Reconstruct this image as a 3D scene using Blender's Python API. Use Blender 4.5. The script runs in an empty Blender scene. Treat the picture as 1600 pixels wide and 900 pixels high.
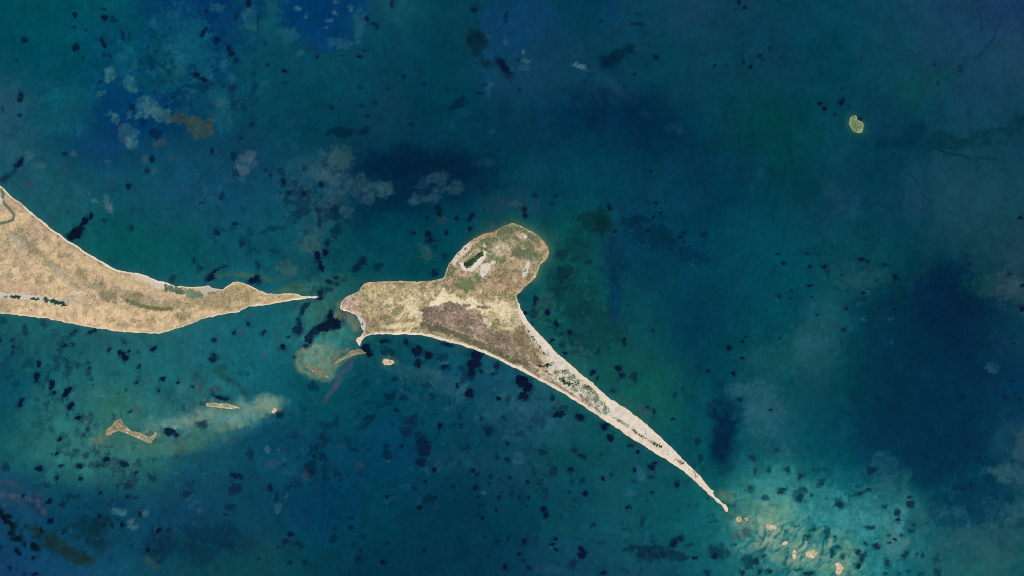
import bpy, math, random
import numpy as np

# ------------------------------------------------------------------ camera, sky, sun, exposure
sc = bpy.context.scene
COL = sc.collection
M = 10.0                                   # metres on the ground for one unit of the survey grid
ALT = 60000.0

cam_d = bpy.data.cameras.new('camera')
cam = bpy.data.objects.new('camera', cam_d)
COL.objects.link(cam)
cam.location = (0, 0, ALT)
cam.rotation_euler = (0, 0, 0)
cam_d.sensor_width = 36
cam_d.lens = 36 * ALT / 16000.0
cam_d.clip_start = 100
cam_d.clip_end = 900000
sc.camera = cam

SUN_EL, SUN_AZ = 52.0, 140.0               # degrees; azimuth clockwise from north
w = bpy.data.worlds.new('World')
sc.world = w
w.use_nodes = True
wn = w.node_tree
sky = wn.nodes.new('ShaderNodeTexSky')
sky.sky_type = 'NISHITA'
sky.sun_disc = False
sky.sun_elevation = math.radians(SUN_EL)
sky.sun_rotation = math.radians(SUN_AZ)
wn.links.new(sky.outputs[0], wn.nodes['Background'].inputs[0])
wn.nodes['Background'].inputs[1].default_value = 0.08

sd_ = bpy.data.lights.new('sun', 'SUN')
sd_.energy = 4.0
sd_.angle = math.radians(0.53)
sd_.color = (1.0, 0.96, 0.90)
sun = bpy.data.objects.new('sun', sd_)
COL.objects.link(sun)
sun.location = (0, 0, 30000)
sun.rotation_euler = (math.radians(90 - SUN_EL), 0, math.radians(180 - SUN_AZ))

sc.view_settings.view_transform = 'Standard'
sc.view_settings.look = 'None'
sc.view_settings.gamma = 1
sc.view_settings.use_curve_mapping = False
sc.view_settings.exposure = 0.35
sc.cycles.use_denoising = False
sc.cycles.filter_width = 0.95
KLIT = np.array([1.55, 1.55, 1.60])         # light returned by a level white surface in this light, per channel

# ------------------------------------------------------------------ noise and painting helpers
_r = np.random.RandomState(11)
TAB = _r.rand(512, 512).astype(np.float32)


def vnoise(x, y, s=0):
    x = x + s * 37.13
    y = y + s * 91.77
    xi = np.floor(x).astype(np.int64)
    yi = np.floor(y).astype(np.int64)
    fx = (x - xi).astype(np.float32)
    fy = (y - yi).astype(np.float32)
    fx = fx * fx * (3 - 2 * fx)
    fy = fy * fy * (3 - 2 * fy)
    a = TAB[yi & 511, xi & 511]
    b = TAB[yi & 511, (xi + 1) & 511]
    c = TAB[(yi + 1) & 511, xi & 511]
    d = TAB[(yi + 1) & 511, (xi + 1) & 511]
    return (a * (1 - fx) + b * fx) * (1 - fy) + (c * (1 - fx) + d * fx) * fy


def fbm(x, y, wl, o=4, s=0, gain=.55):
    """centred fractal noise, about -1..1, wl = longest wavelength"""
    t = 0
    a = 1.0
    n = 0
    for k in range(o):
        t = t + a * (vnoise(x / wl, y / wl, s + k * 3 + 1) * 2 - 1)
        n += a
        a *= gain
        wl = wl / 2.03
    return t / n * 1.6


def sm(a, b, v):
    t = np.clip((v - a) / (b - a), 0, 1)
    return t * t * (3 - 2 * t)


def poly_sd(P, X, Y):
    """signed distance to a closed polygon, positive inside"""
    P = np.asarray(P, dtype=np.float32)
    d2 = np.full(X.shape, 1e12, np.float32)
    ins = np.zeros(X.shape, bool)
    n = len(P)
    for i in range(n):
        ax, ay = P[i]
        bx, by = P[(i + 1) % n]
        ex, ey = bx - ax, by - ay
        wx, wy = X - ax, Y - ay
        t = np.clip((wx * ex + wy * ey) / (ex * ex + ey * ey + 1e-9), 0, 1)
        d2 = np.minimum(d2, (wx - t * ex) ** 2 + (wy - t * ey) ** 2)
        c = (ay > Y) != (by > Y)
        if by != ay:
            ins ^= c & (X < ex * (Y - ay) / (by - ay) + ax)
    d = np.sqrt(d2)
    return np.where(ins, d, -d)


def line_sd(P, wd, X, Y):
    """distance to an open line, positive within half width wd"""
    d2 = np.full(X.shape, 1e12, np.float32)
    for (ax, ay), (bx, by) in zip(P[:-1], P[1:]):
        ex, ey = bx - ax, by - ay
        wx, wy = X - ax, Y - ay
        t = np.clip((wx * ex + wy * ey) / (ex * ex + ey * ey + 1e-9), 0, 1)
        d2 = np.minimum(d2, (wx - t * ex) ** 2 + (wy - t * ey) ** 2)
    return wd - np.sqrt(d2)


def ell_sd(e, X, Y):
    cx, cy, rx, ry, rot = e
    a = math.radians(rot)
    u = (X - cx) * math.cos(a) + (Y - cy) * math.sin(a)
    v = -(X - cx) * math.sin(a) + (Y - cy) * math.cos(a)
    return (1 - np.sqrt((u / rx) ** 2 + (v / ry) ** 2)) * min(rx, ry)


def PT(s):
    return [tuple(float(q) for q in p.split(',')) for p in s.split()]


class Field:
    def __init__(self, x0, y0, x1, y1, step):
        self.step = step
        self.xs = np.arange(x0, x1 + step * .5, step, dtype=np.float32)
        self.ys = np.arange(y0, y1 + step * .5, step, dtype=np.float32)
        self.X, self.Y = np.meshgrid(self.xs, self.ys)
        self.C = np.zeros(self.X.shape + (3,), np.float32)

    def win(self, x0, y0, x1, y1):
        i0, i1 = np.searchsorted(self.xs, [x0, x1])
        j0, j1 = np.searchsorted(self.ys, [y0, y1])
        return slice(max(j0, 0), j1), slice(max(i0, 0), i1)

    def put(self, shape, rgb, alpha=1., feather=1., rough=0., wl=8., seed=0, grain=0., gwl=1.6, inner=0.):
        """blend a colour in; shape = ('e',cx,cy,rx,ry,rot) | ('p',pts) | ('l',pts,width)"""
        k = shape[0]
        if k == 'e':
            R = max(shape[3], shape[4]) + feather + rough * 3 + 2
            S = self.win(shape[1] - R, shape[2] - R, shape[1] + R, shape[2] + R)
        else:
            P = np.array(shape[1])
            R = feather + rough * 2 + 2 + (shape[2] if k == 'l' else 0)
            S = self.win(P[:, 0].min() - R, P[:, 1].min() - R, P[:, 0].max() + R, P[:, 1].max() + R)
        X, Y = self.X[S], self.Y[S]
        if X.size == 0:
            return
        X0, Y0 = X, Y
        if rough:
            X, Y = X + fbm(X, Y, wl * .8, 3, seed + 13) * rough * .9, Y + fbm(X, Y, wl * .8, 3, seed + 17) * rough * .9
        if k == 'e':
            d = ell_sd(shape[1:6], X, Y)
        elif k == 'p':
            d = poly_sd(shape[1], X, Y)
        else:
            d = line_sd(shape[1], shape[2], X, Y)
        if rough:
            d = d + fbm(X, Y, wl, 5, seed, .66) * rough
        X, Y = X0, Y0
        m = sm(-feather * .5, feather * .5, d)
        if grain:
            g = vnoise(X / gwl, Y / gwl, seed + 5) * .6 + vnoise(X / gwl / 2.3, Y / gwl / 2.3, seed + 9) * .4
            m = m * (1 - grain) + grain * sm(.08, -.08, g - .5 - (m - .5) * .9) * (m > .02)
        if inner:
            m = m * (1 - inner * sm(-.35, .55, fbm(X, Y, 9, 4, seed + 23, .7)))
        m = (m * alpha)[..., None]
        self.C[S] = self.C[S] * (1 - m) + np.array(rgb, np.float32) * m

    def linear(self):
        c = np.clip(self.C, 0, 255) / 255.
        l = np.where(c <= .04045, c / 12.92, ((c + .055) / 1.055) ** 2.4)
        return np.clip(l / KLIT, 0, .92)


def lin1(rgb):
    c = np.clip(np.array(rgb, float), 0, 255) / 255.
    l = np.where(c <= .04045, c / 12.92, ((c + .055) / 1.055) ** 2.4)
    return l / KLIT


def mesh_from(name, V, Q, colors=None, mat=None, parent=None, smooth=True):
    me = bpy.data.meshes.new(name)
    nv, nq = len(V), len(Q)
    k = Q.shape[1]
    me.vertices.add(nv)
    me.vertices.foreach_set('co', np.ascontiguousarray(V, np.float32).ravel())
    me.loops.add(nq * k)
    me.polygons.add(nq)
    me.loops.foreach_set('vertex_index', np.ascontiguousarray(Q, np.int32).ravel())
    me.polygons.foreach_set('loop_start', np.arange(0, nq * k, k, dtype=np.int32))
    me.polygons.foreach_set('use_smooth', np.full(nq, smooth, bool))
    if colors is not None:
        at = me.attributes.new('Col', 'FLOAT_COLOR', 'POINT')
        c4 = np.ones((nv, 4), np.float32)
        c4[:, :3] = colors
        at.data.foreach_set('color', c4.ravel())
    me.update(calc_edges=True)
    if mat:
        me.materials.append(mat)
    o = bpy.data.objects.new(name, me)
    COL.objects.link(o)
    if parent:
        o.parent = parent
    return o


def grid_part(F, Z, cells, name, mat, parent=None, lin=None, origin=(0., 0.)):
    """mesh of the chosen cells of a field; Z in metres; cells is a bool array one smaller than the field"""
    H, W = F.X.shape
    jj, ii = np.nonzero(cells)
    if len(jj) == 0:
        return None
    a = jj * W + ii
    Q = np.stack([a + W, a + W + 1, a + 1, a], 1)          # counter-clockwise seen from above (rows run south)
    u, inv = np.unique(Q.ravel(), return_inverse=True)
    V = np.stack([(F.X.ravel()[u] - 800) * M - origin[0], (450 - F.Y.ravel()[u]) * M - origin[1], Z.ravel()[u]], 1)
    L = F.linear() if lin is None else lin
    return mesh_from(name, V, inv.reshape(-1, 4), L.reshape(-1, 3)[u], mat, parent)


def tag(o, label=None, cat=None, group=None, kind=None):
    if label:
        o['label'] = label
    if cat:
        o['category'] = cat
    if group:
        o['group'] = group
    if kind:
        o['kind'] = kind
    return o


def empty(name, x, y):
    o = bpy.data.objects.new(name, None)
    o.empty_display_size = 50
    COL.objects.link(o)
    o.location = ((x - 800) * M, (450 - y) * M, 0)
    return o


# ------------------------------------------------------------------ materials
def base_mat(name, rough, spec, source='attr', var=.1, scales=(9., 23.), bump=(0., 20.)):
    m = bpy.data.materials.new(name)
    m.use_nodes = True
    nt = m.node_tree
    N, L = nt.nodes, nt.links
    b = N['Principled BSDF']
    b.inputs['Roughness'].default_value = rough
    b.inputs['Specular IOR Level'].default_value = spec
    if source == 'attr':
        a = N.new('ShaderNodeAttribute')
        a.attribute_name = 'Col'
        col = a.outputs['Color']
    else:
        a = N.new('ShaderNodeObjectInfo')
        col = a.outputs['Color']
    geo = N.new('ShaderNodeNewGeometry')
    fac = None
    for i, s in enumerate(scales):
        t = N.new('ShaderNodeTexNoise')
        t.inputs['Scale'].default_value = 1. / s
        t.inputs['Detail'].default_value = 2
        L.new(geo.outputs['Position'], t.inputs['Vector'])
        mr = N.new('ShaderNodeMapRange')
        mr.inputs['From Min'].default_value = .3
        mr.inputs['From Max'].default_value = .7
        mr.inputs['To Min'].default_value = 1 - var
        mr.inputs['To Max'].default_value = 1 + var
        L.new(t.outputs['Fac'], mr.inputs['Value'])
        if fac is None:
            fac = mr.outputs[0]
        else:
            mu = N.new('ShaderNodeMath')
            mu.operation = 'MULTIPLY'
            L.new(fac, mu.inputs[0])
            L.new(mr.outputs[0], mu.inputs[1])
            fac = mu.outputs[0]
    vm = N.new('ShaderNodeVectorMath')
    vm.operation = 'SCALE'
    L.new(col, vm.inputs[0])
    L.new(fac, vm.inputs['Scale'])
    L.new(vm.outputs[0], b.inputs['Base Color'])
    if bump[0]:
        t = N.new('ShaderNodeTexNoise')
        t.inputs['Scale'].default_value = 1. / bump[1]
        t.inputs['Detail'].default_value = 4
        L.new(geo.outputs['Position'], t.inputs['Vector'])
        bp = N.new('ShaderNodeBump')
        bp.inputs['Distance'].default_value = bump[0]
        L.new(t.outputs['Fac'], bp.inputs['Height'])
        L.new(bp.outputs[0], b.inputs['Normal'])
    return m


MAT_SEA = base_mat('sea_water', .3, .03, 'attr', .05, (17., 31.), (1.2, 60.))
MAT_LAND = base_mat('sand_and_turf', .95, .05, 'attr', .05, (14., 30.), (1.5, 30.))
MAT_POND = base_mat('pond_water', .3, .03, 'attr', .08, (14., 30.))
MAT_SCRUB = base_mat('scrub_leaves', .9, .05, 'attr', .15, (5., 20.))
MAT_CLOUD_SHADE = base_mat('cloud_shadow', .7, .03, 'attr', .12, (14., 40.), (.6, 25.))  # dark colour standing for cloud shade on the sea

# ------------------------------------------------------------------ outlines traced on the survey grid
MAIN = PT("""-420,60 -300,120 -150,205 -60,255 0,290 8,297 20,308 32,317 50,333 66,345 80,357 92,365 104,375 120,384 136,395 150,403 170,415
186,423 200,424.5 216,426.5 230,431 246,438 260,442 274,446.5 290,448 310,448 324,446.4 334,450.4 348,452.4 352,449 364,440.6 370,439.4
380,441.4 392,446.4 406,454 418,458.4 432,459.4 450,458.4 462,459.2 470,462 480,463.2 496,463.5 496,465.1 480,465.6 466,468 450,470.4 430,473.6
410,477.2 388,479.4 378,483.6 374,487.6 360,490 344,492 330,495.4 316,498.6 308,502.6 290,509 274,514.4 256,520 248,521 240,521.4 220,520
196,519.6 178,518 166,514.6 148,513 132,509.6 112,506 90,501.4 74,498 50,495 20,491.6 0,489.6 -80,484 -220,470 -420,455""")
ISLE = PT("""692,434.4 680,437 666,439.4 644,440.6 624,438.6 600,440 580,440.6 569,442.4 565,448 560,455 550,460 540,464.4 533,473 531,482 536,485 546,487
558,494 561,501 565,512 568,518 564,524 558,528 557,533 560,538 562,540 565,532 570,526 580,522.4 594,521.6 614,523 632,522.4 652,523 668,526 684,530
700,534 716,538.6 736,544.6 756,552.4 780,563 800,572.8 814,579.4 840,593 860,603 880,614.6 900,627 920,640 940,654 960,666 980,681 1000,693 1020,705.5
1040,717.6 1060,730.6 1076,743 1092,758 1108,773 1120,784 1128,789 1133,799 1137,799.6 1138.4,794 1135,789 1129,785.6 1118,776 1112.4,768.4 1117,769
1108,761 1096,747 1084,734 1072,722.5 1060,710 1050,700 1038,689 1020,672 1000,655 980,640 954,623 940,612 926,598 910,585.6 888,566.4 870,551
852,532 836,515 824,500 814,482 809,470 807.6,461 812,457 820,448 830,440 838,432 841,422 844,414 853,407 855.6,401 858,395 856,385 850,376 842,369
832,362 820,355.6 810,351 800,348.4 788,353 778,358 772,362 760,364 748,369 736,376 726,384 716,394 708,404 702,412 698,420 695,430""")
GREEN = PT("""1328.7,183.7 1332.5,181 1337,180.5 1339.5,183 1339,186 1342.5,189 1347.5,190.5 1349.5,196 1348,204 1346,207 1340,207.3 1334,205.5 1330,200
1327,194 1327.5,187.5""")
BARN = PT("520,570 526,563 538,556 548,549 558,545.6 567,545.6 573,551.4 568,553 556,554 540,560 530,566")
BARS = PT("477,569 486,570.5 495,576 505,581 512,587 517,592 511,590.5 500,585 490,580.5 480,574.5")
COTT = PT("600,561 615,562.5 616.5,567 609,571 601,570.5 597.5,565.5")
HOOK = PT("""164,680 167.5,671 175,664 184,655 190,654.5 191.5,659 196,666 205,673 220,676 226,680 235,684 242,676 245,676 242.5,684 236,692.5 225,689.5
212,683.5 196,676.5 185,673 176,676.5 170,681.5""")
LOAF = PT("320.5,630 330,628.6 343,630 355,630.5 367,633.6 374,637.5 362,640 350,638 332,636.3 322,635")
CRUMB = PT("424,644 428,637 432.5,638.5 431,643.5 427,647")

# ------------------------------------------------------------------ the sea: colour of the water over shoals and deeps, with painted cloud-shadow patches
SEA = Field(-80, -80, 1680, 980, 1.6)
G = """0,72,82 2,75,88 4,78,92 4,52,100 14,86,98 0,55,102 14,78,94 3,64,82 10,60,96 3,58,84 9,62,88 17,62,88 5,60,82 5,64,87 14,67,92 20,62,94 22,56,94
2,72,88 2,74,92 4,70,100 3,66,98 6,72,94 5,71,90 6,65,88 0,61,80 12,62,92 8,58,85 3,58,80 6,61,82 7,60,82 3,62,82 6,65,82 18,65,92 25,69,95
28,80,100 12,76,97 6,66,108 10,73,98 10,70,94 4,65,86 9,62,85 0,58,80 0,53,79 0,46,78 0,42,75 0,56,78 0,62,73 5,65,85 5,58,82 12,68,88 10,60,82
25,90,104 24,93,104 15,88,104 15,83,106 14,80,106 20,79,101 3,48,76 0,50,79 5,64,87 2,62,87 3,58,87 0,51,81 0,60,79 5,56,80 5,62,85 19,74,91 22,74,92
25,95,104 20,98,103 9,95,96 9,92,98 11,89,104 12,86,100 6,79,96 5,76,93 8,76,90 5,78,87 0,56,87 0,62,90 0,71,93 8,70,86 9,69,85 14,65,83 27,72,88
26,90,105 26,95,108 33,101,113 25,101,115 16,101,115 40,113,114 14,92,105 10,85,102 8,78,96 7,80,88 3,72,88 0,61,88 0,67,85 12,72,88 0,56,76 0,37,70 14,68,90
6,76,100 15,88,108 25,104,115 20,101,115 15,100,117 6,83,101 4,76,101 14,84,112 14,80,108 9,82,92 13,90,94 1,66,87 9,74,89 6,69,83 0,52,75 0,48,78 6,56,91
12,85,101 20,95,108 38,108,110 14,82,106 6,72,101 3,69,100 1,68,104 5,72,96 10,75,96 10,83,93 11,85,95 8,82,97 20,90,105 10,79,97 4,58,85 0,51,80 28,74,97
14,70,104 6,68,100 5,66,98 3,63,98 3,65,95 0,65,98 0,69,93 1,66,87 2,72,89 6,79,93 9,90,98 15,101,108 44,124,122 22,108,117 40,103,111 9,70,94 15,67,89
15,62,108 14,71,112 9,74,104 5,69,88 5,71,86 0,65,83 0,60,86 1,67,88 5,66,91 8,73,97 14,80,96 11,86,100 36,113,114 34,118,115 25,105,114 24,95,105 20,85,98"""
GR = np.array([[[float(v) for v in c.split(',')] for c in row.split()] for row in G.strip().split('\n')], np.float32)


def base_water(X, Y):
    wx = X + fbm(X, Y, 130, 4, 2) * 26
    wy = Y + fbm(X, Y, 130, 4, 7) * 26
    u = np.clip(wx / 100., 0, 15.999)
    v = np.clip(wy / 100., 0, 8.999)
    i, j = np.floor(u).astype(int), np.floor(v).astype(int)
    fu, fv = (u - i)[..., None], (v - j)[..., None]
    fu, fv = fu * fu * (3 - 2 * fu), fv * fv * (3 - 2 * fv)
    return (GR[j, i] * (1 - fu) + GR[j, i + 1] * fu) * (1 - fv) + (GR[j + 1, i] * (1 - fu) + GR[j + 1, i + 1] * fu) * fv


SEA.C = base_water(SEA.X, SEA.Y).astype(np.float32)


def E(*a):
    return ('e',) + a


def soft(s, rgb, alpha, feather=None, rough=None, wl=None, grain=0.):
    """list of ellipses 'x,y,rx,ry,rot ...' with one colour"""
    for i, e in enumerate(PT(s)):
        r = min(e[2], e[3])
        f = r * 1.1 if feather is None else feather
        SEA.put(E(*e), rgb, alpha, f, r * .45 if rough is None else rough, wl or max(8, r * 1.2), int(e[0]) % 97, grain, inner=.5)


# deeps and wide tints
soft("650,255,105,22,0 700,272,70,26,12 610,262,60,18,-8", (0, 36, 64), .75)
soft("600,315,80,24,-12 640,300,60,20,-20", (0, 42, 72), .55)
soft("960,165,80,34,8", (0, 32, 68), .55)
soft("1060,215,60,40,30", (0, 40, 74), .35)
soft("1190,165,60,40,40 1170,210,40,40,0 1250,270,40,45,60", (0, 60, 68), .35)
soft("1126,668,24,55,0 1130,690,18,30,0", (0, 36, 68), .85)
soft("1480,440,60,26,-15 1490,490,52,22,-8 1500,465,40,20,0", (0, 32, 68), .7)
SEA.put(('p', PT("1370,480 1430,430 1500,410 1545,470 1570,560 1590,650 1565,715 1545,780 1495,822 1452,806 1432,765 1396,716 1330,690 1310,640 1335,560")), (0, 48, 76), .5, 50, 26, 60, 5)
soft("960,405,14,55,4", (0, 42, 78), .6)
soft("1078,540,16,90,0", (0, 56, 84), .4)
soft("310,852,75,28,-4", (0, 42, 70), .75)
soft("720,70,30,30,0", (0, 55, 66), .4)
soft("495,790,60,30,-15 520,770,30,18,0", (0, 56, 92), .5)
soft("240,165,60,35,25 190,170,40,25,10 210,140,45,26,30 280,60,36,60,20 250,20,40,40,0", (0, 60, 104), .7, rough=14, wl=40, grain=.5)
soft("340,40,55,40,0 385,10,40,18,0 330,85,34,36,10", (0, 54, 100), .75, rough=14, wl=36, grain=.5)
soft("500,20,62,30,0 515,55,36,30,10 470,18,30,14,0", (0, 56, 106), .85, 4, 12, 26, .25)
soft("790,60,44,38,0 810,30,60,30,0", (10, 62, 102), .6, 8, 9, 26)
soft("950,15,26,16,0", (0, 48, 100), .45)
soft("0,215,60,30,0 20,160,30,34,0", (38, 88, 106), .5)
soft("1560,60,70,40,0 1500,20,60,30,10 1520,150,50,50,0", (24, 62, 98), .3)
soft("1480,310,60,50,30 1570,380,60,60,0 1310,310,24,34,-30 1330,420,28,18,0", (32, 76, 98), .42)
soft("1580,465,46,28,20 1560,445,34,22,0", (48, 86, 98), .6, 10, 9, 20, .6)
soft("1430,140,40,24,-25 1475,120,22,12,-25", (4, 72, 72), .5)
soft("890,370,38,50,0 860,470,40,40,0 930,500,60,50,0 1000,600,60,50,40", (8, 78, 78), .5)
soft("1040,640,26,30,40 1010,610,30,20,0", (18, 96, 90), .45)
soft("230,400,60,22,30 260,375,60,24,20", (4, 96, 90), .5)
soft("1100,400,130,40,0", (0, 66, 94), .3)
soft("820,315,34,16,0 770,320,20,12,0", (42, 66, 92), .35)
soft("60,700,90,40,0 130,690,60,30,0", (36, 104, 110), .35)
soft("0,780,40,14,15 40,775,40,10,10", (50, 72, 104), .4, grain=.4)
soft("1590,745,30,20,20 1560,740,24,16,0 1600,700,20,24,0", (52, 92, 108), .6, 8, 8, 18, .5)

# pale cloudy shoals with ragged edges
soft("200,130,9,11,-20 170,117,9,11,20 205,140,10,6,0 157,148,6,5,0 200,210,15,16,10 205,222,9,12,0 228,165,20,14,20 250,180,18,12,20 180,185,7,6,0 169,178,5,4,0 202,180,7,6,0 220,183,8,4,0", (70, 124, 126), .72, 3, 4, 9)
soft("190,88,9,5,0 175,115,8,9,0 348,158,12,6,-20 350,98,7,10,0 325,120,8,10,0 362,122,6,7,0 336,140,7,5,0 340,12,16,8,0 390,30,14,18,0", (50, 104, 112), .5, 4, 4, 9, .3)
soft("560,290,20,18,0 590,297,22,14,-12 605,296,12,11,0 572,310,12,8,0 528,305,13,14,0 522,278,16,12,0 540,330,13,12,0 510,320,14,10,0 500,270,18,10,0", (56, 96, 110), .62, 5, 4.5, 12)
soft("660,285,12,7,-20 686,279,17,10,-15 711,292,11,11,0 650,310,12,9,-30 672,308,14,7,-10 648,318,8,5,0 690,296,12,6,0", (54, 92, 108), .55, 4, 4, 10)
soft("480,262,30,14,20 470,300,24,20,0 490,345,26,20,0 505,245,22,12,0", (42, 92, 108), .4, 8, 6, 16, .3)
soft("383,255,14,18,10 375,270,10,12,0 390,245,10,10,0", (78, 108, 122), .55, 4, 4, 8)
soft("300,192,16,12,10 318,205,17,10,-10 285,185,16,8,25 270,185,14,6,0 330,190,10,5,-20", (66, 82, 70), .78, 4, 4.5, 10)
soft("250,224,12,7,0 268,245,6,4,0 345,160,7,7,0 335,176,5,4,0", (72, 92, 90), .5, 4, 3, 8)
soft("170,322,6,4,20 172,327,5,5,0 138,300,2,5,-25 147,313,5,3,10 165,310,5,8,0", (112, 132, 132), .5, 2.5, 2.5, 6)
soft("60,258,10,7,0 45,245,8,8,0 115,240,6,5,0 228,250,5,6,0 240,267,6,5,0 170,254,4,4,0 320,295,4,9,0", (66, 108, 116), .5, 3, 3, 7)
soft("525,3,5,3,0 523,20,4,4,0 514,32,7,3.5,-15 466,14,5,4,0 479,24,2.5,5,0 509,45,2,2,0 548,14,3,6,0 474,38,2,2,0", (62, 110, 122), .7, 2, 2, 5)
soft("822,95,7,4,10 818,82,3,3,0 900,101,12,4,10 910,108,8,3,20", (96, 128, 142), .5, 2.5, 3, 5, .5)
soft("764,57,3,3,0 790,65,5,5,20 763,142,5,7,0 766,132,3,3,0 470,83,5,6,40 820,105,10,5,0", (70, 104, 128), .4, 3, 2, 6)
soft("700,195,10,8,0 725,175,12,6,0 690,215,8,3,-20 745,195,8,3,20 770,205,6,3,0 755,255,16,6,-5", (40, 76, 104), .35)
soft("1188,270,6,7,20 1175,292,5,6,0 960,135,22,10,35 1055,200,14,8,0 1010,180,8,4,30", (28, 78, 100), .4)
soft("1343,475,6,3,0 1352,457,6,4,0 1393,498,5,2,0 1392,534,4,2,30 1325,514,7,3,-30 1350,500,3,2,0 1550,575,12,8,20", (62, 110, 118), .5, 2, 2, 5, .4)
soft("1290,510,30,40,0 1275,560,30,50,0 1262,540,24,30,0", (40, 84, 104), .4)
soft("1210,640,22,26,0 1180,610,34,26,0 1215,690,28,20,0 1190,660,26,40,0", (40, 92, 110), .38)
soft("1395,835,20,34,0 1392,850,14,26,0 1412,845,10,12,0 1414,850,7,7,0", (98, 110, 110), .62, 4, 5, 12, .2)
soft("1380,735,26,22,20 1415,760,10,30,-10 1430,800,22,40,-25 1395,780,30,30,0 1350,800,40,40,0", (54, 106, 112), .5, 8, 7, 18)
soft("1480,830,60,30,15 1560,840,60,30,0 1500,870,80,24,0 1590,790,24,24,0", (46, 94, 106), .5, 14)
soft("227,803,6,6,0 205,815,7,5,0 208,823,8,4,0 245,828,3,2,0", (92, 122, 126), .5, 2.5, 2, 5)
soft("755,769,4,4,0 668,707,5,3,0 608,721,3,3,0 434,795,5,8,10 418,702,5,5,0 436,702,4,2,-30 447,777,2,5,0", (88, 124, 128), .5, 2.5, 2, 5)
soft("632,603,6,10,0 697,637,5,4,0 672,588,12,10,0 620,595,4,3,0 720,620,20,10,0 640,580,30,10,0 700,600,34,16,0", (44, 98, 116), .6, 6, 6, 12)
soft("995,735,8,7,0 1003,745,6,6,0 985,770,6,5,0 900,800,0.1,0.1,0 810,715,10,8,0", (44, 112, 138), .55, 3, 3, 7)
soft("860,890,24,8,0 815,680,30,10,0 860,690,30,8,0 700,720,50,14,0", (30, 88, 112), .5)
soft("855,625,22,28,0 835,635,16,20,0 790,640,50,30,0 880,665,40,16,10 800,600,16,12,0 845,660,26,14,0", (30, 92, 116), .6, 8, 8, 14)
soft("905,560,22,26,30 850,475,14,30,10 980,640,34,16,40", (58, 88, 88), .4, 8, 6, 14, .2)
soft("1220,630,6,6,0", (60, 100, 110), .2)

# olive, brown and dark stains in the water colour
soft("250,75,8,18,0 257,98,9,7,0 240,92,8,6,0 258,114,8,9,0 245,130,12,8,20 256,130,6,4,0", (0, 48, 58), .6)
soft("280,108,5,9,30 275,115,5,4,0 283,105,3,6,20", (62, 82, 66), .5, 3)
soft("66,835,26,9,25 95,855,34,9,20 120,870,28,9,12 138,874,14,7,0", (20, 48, 50), .8, 8, 4, 10)
soft("18,826,5,11,-15 27,840,9,5,10 55,854,7,7,30 5,806,5,12,-30 12,812,4,10,-25", (4, 18, 28), .95, 5, 3.5, 8)
soft("140,826,36,14,8 152,845,22,14,40 165,815,18,8,0", (4, 44, 60), .7)
soft("232,875,8,8,30 240,885,12,5,20", (58, 82, 80), .5)
soft("60,795,18,9,40 52,785,14,8,0", (22, 44, 86), .5, 5, 4)
soft("20,776,34,3,8 62,790,3,9,-20 70,800,4,5,0", (74, 88, 104), .5, 2, 2.5, 6, .4)
soft("745,68,15,16,10 738,58,10,12,0 760,98,12,4,40", (4, 34, 48), .85, 12, 4)
soft("789,106,9,5,40 793,116,9,8,30 784,100,10,5,45", (4, 20, 42), .85, 5, 3)
soft("962,90,26,10,-30 952,97,16,8,-30 974,80,14,6,-25", (0, 30, 52), .75, 10, 4)
soft("1428,204,16,11,0 1440,196,8,6,0 1400,222,40,10,-5", (0, 46, 66), .7)
soft("1588,192,12,9,0 1578,205,20,7,10 1535,212,24,6,-12 1480,214,22,8,5 1594,185,14,5,0 1500,225,70,9,-2", (0, 48, 62), .6, 5, 4, 10, .3)
for P_, w_, a_ in (("1526,10 1533,28 1535,50", .9, .6), ("1560,37 1553,60 1535,82 1524,94", .9, .6), ("1458,231 1480,239 1502,243 1528,251", 1.1, .7),
                   ("1518,244 1545,249 1560,248 1580,256", .8, .5), ("1415,268 1430,280 1440,303 1456,318", .9, .55), ("895,48 870,70 845,92", .8, .35),
                   ("1170,155 1185,175 1200,195", .8, .2), ("846,92 870,105 890,112", .7, .3), ("1235,265 1250,285 1262,300", .7, .2)):
    SEA.put(('l', PT(P_), w_), (0, 36, 62), a_, 2, .8, 8, 3)

# shoals round the islets and the channel
soft("505,450,50,20,-10 470,452,40,8,-5 500,480,30,16,0 530,440,24,12,0 500,500,26,30,0", (52, 112, 106), .42)
soft("455,449,26,5,-12 462,455,26,4,0 400,432,36,6,10 350,430,30,4,0", (66, 108, 86), .6)
soft("520,540,40,26,0 545,505,18,20,0 510,525,40,14,0", (62, 138, 132), .5)
soft("490,562,28,24,25 500,570,28,20,25 512,558,22,22,0", (104, 138, 122), .8, 10, 4, 12)
SEA.put(('l', PT("200,716 260,712 330,692 400,664 440,650"), 9), (18, 84, 110), .5, 10, 5, 16, 4)
SEA.put(('l', PT("475,548 466,556 465,568 472,580 486,588 504,592 514,594"), 4), (116, 132, 108), .6, 5, 2.5, 7, 4)
SEA.put(('l', PT("475,548 485,541 500,540"), 3), (130, 136, 112), .5, 5, 2.5, 7, 4)
SEA.put(('l', PT("519,572 526,566 540,561 552,556"), 5), (110, 128, 108), .5, 6, 2.5, 7, 5)
SEA.put(('l', PT("524,558 534,549 545,545"), 3), (138, 132, 104), .55, 4, 2.5, 7, 5)
soft("608,566,14,9,10", (70, 120, 116), .6)
soft("534,484,9,15,0 546,497,13,8,30 532,494,9,9,0 556,508,7,9,0", (124, 128, 106), .8, 7, 3, 8)
SEA.put(('l', PT("547,569 537,580 530,592 524,605"), 4.5), (66, 84, 112), .65, 4, 2.5, 8, 6)
SEA.put(('l', PT("524,603 517,615 508,626"), 3.2), (82, 76, 110), .6, 3, 2.5, 8, 6)
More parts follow.
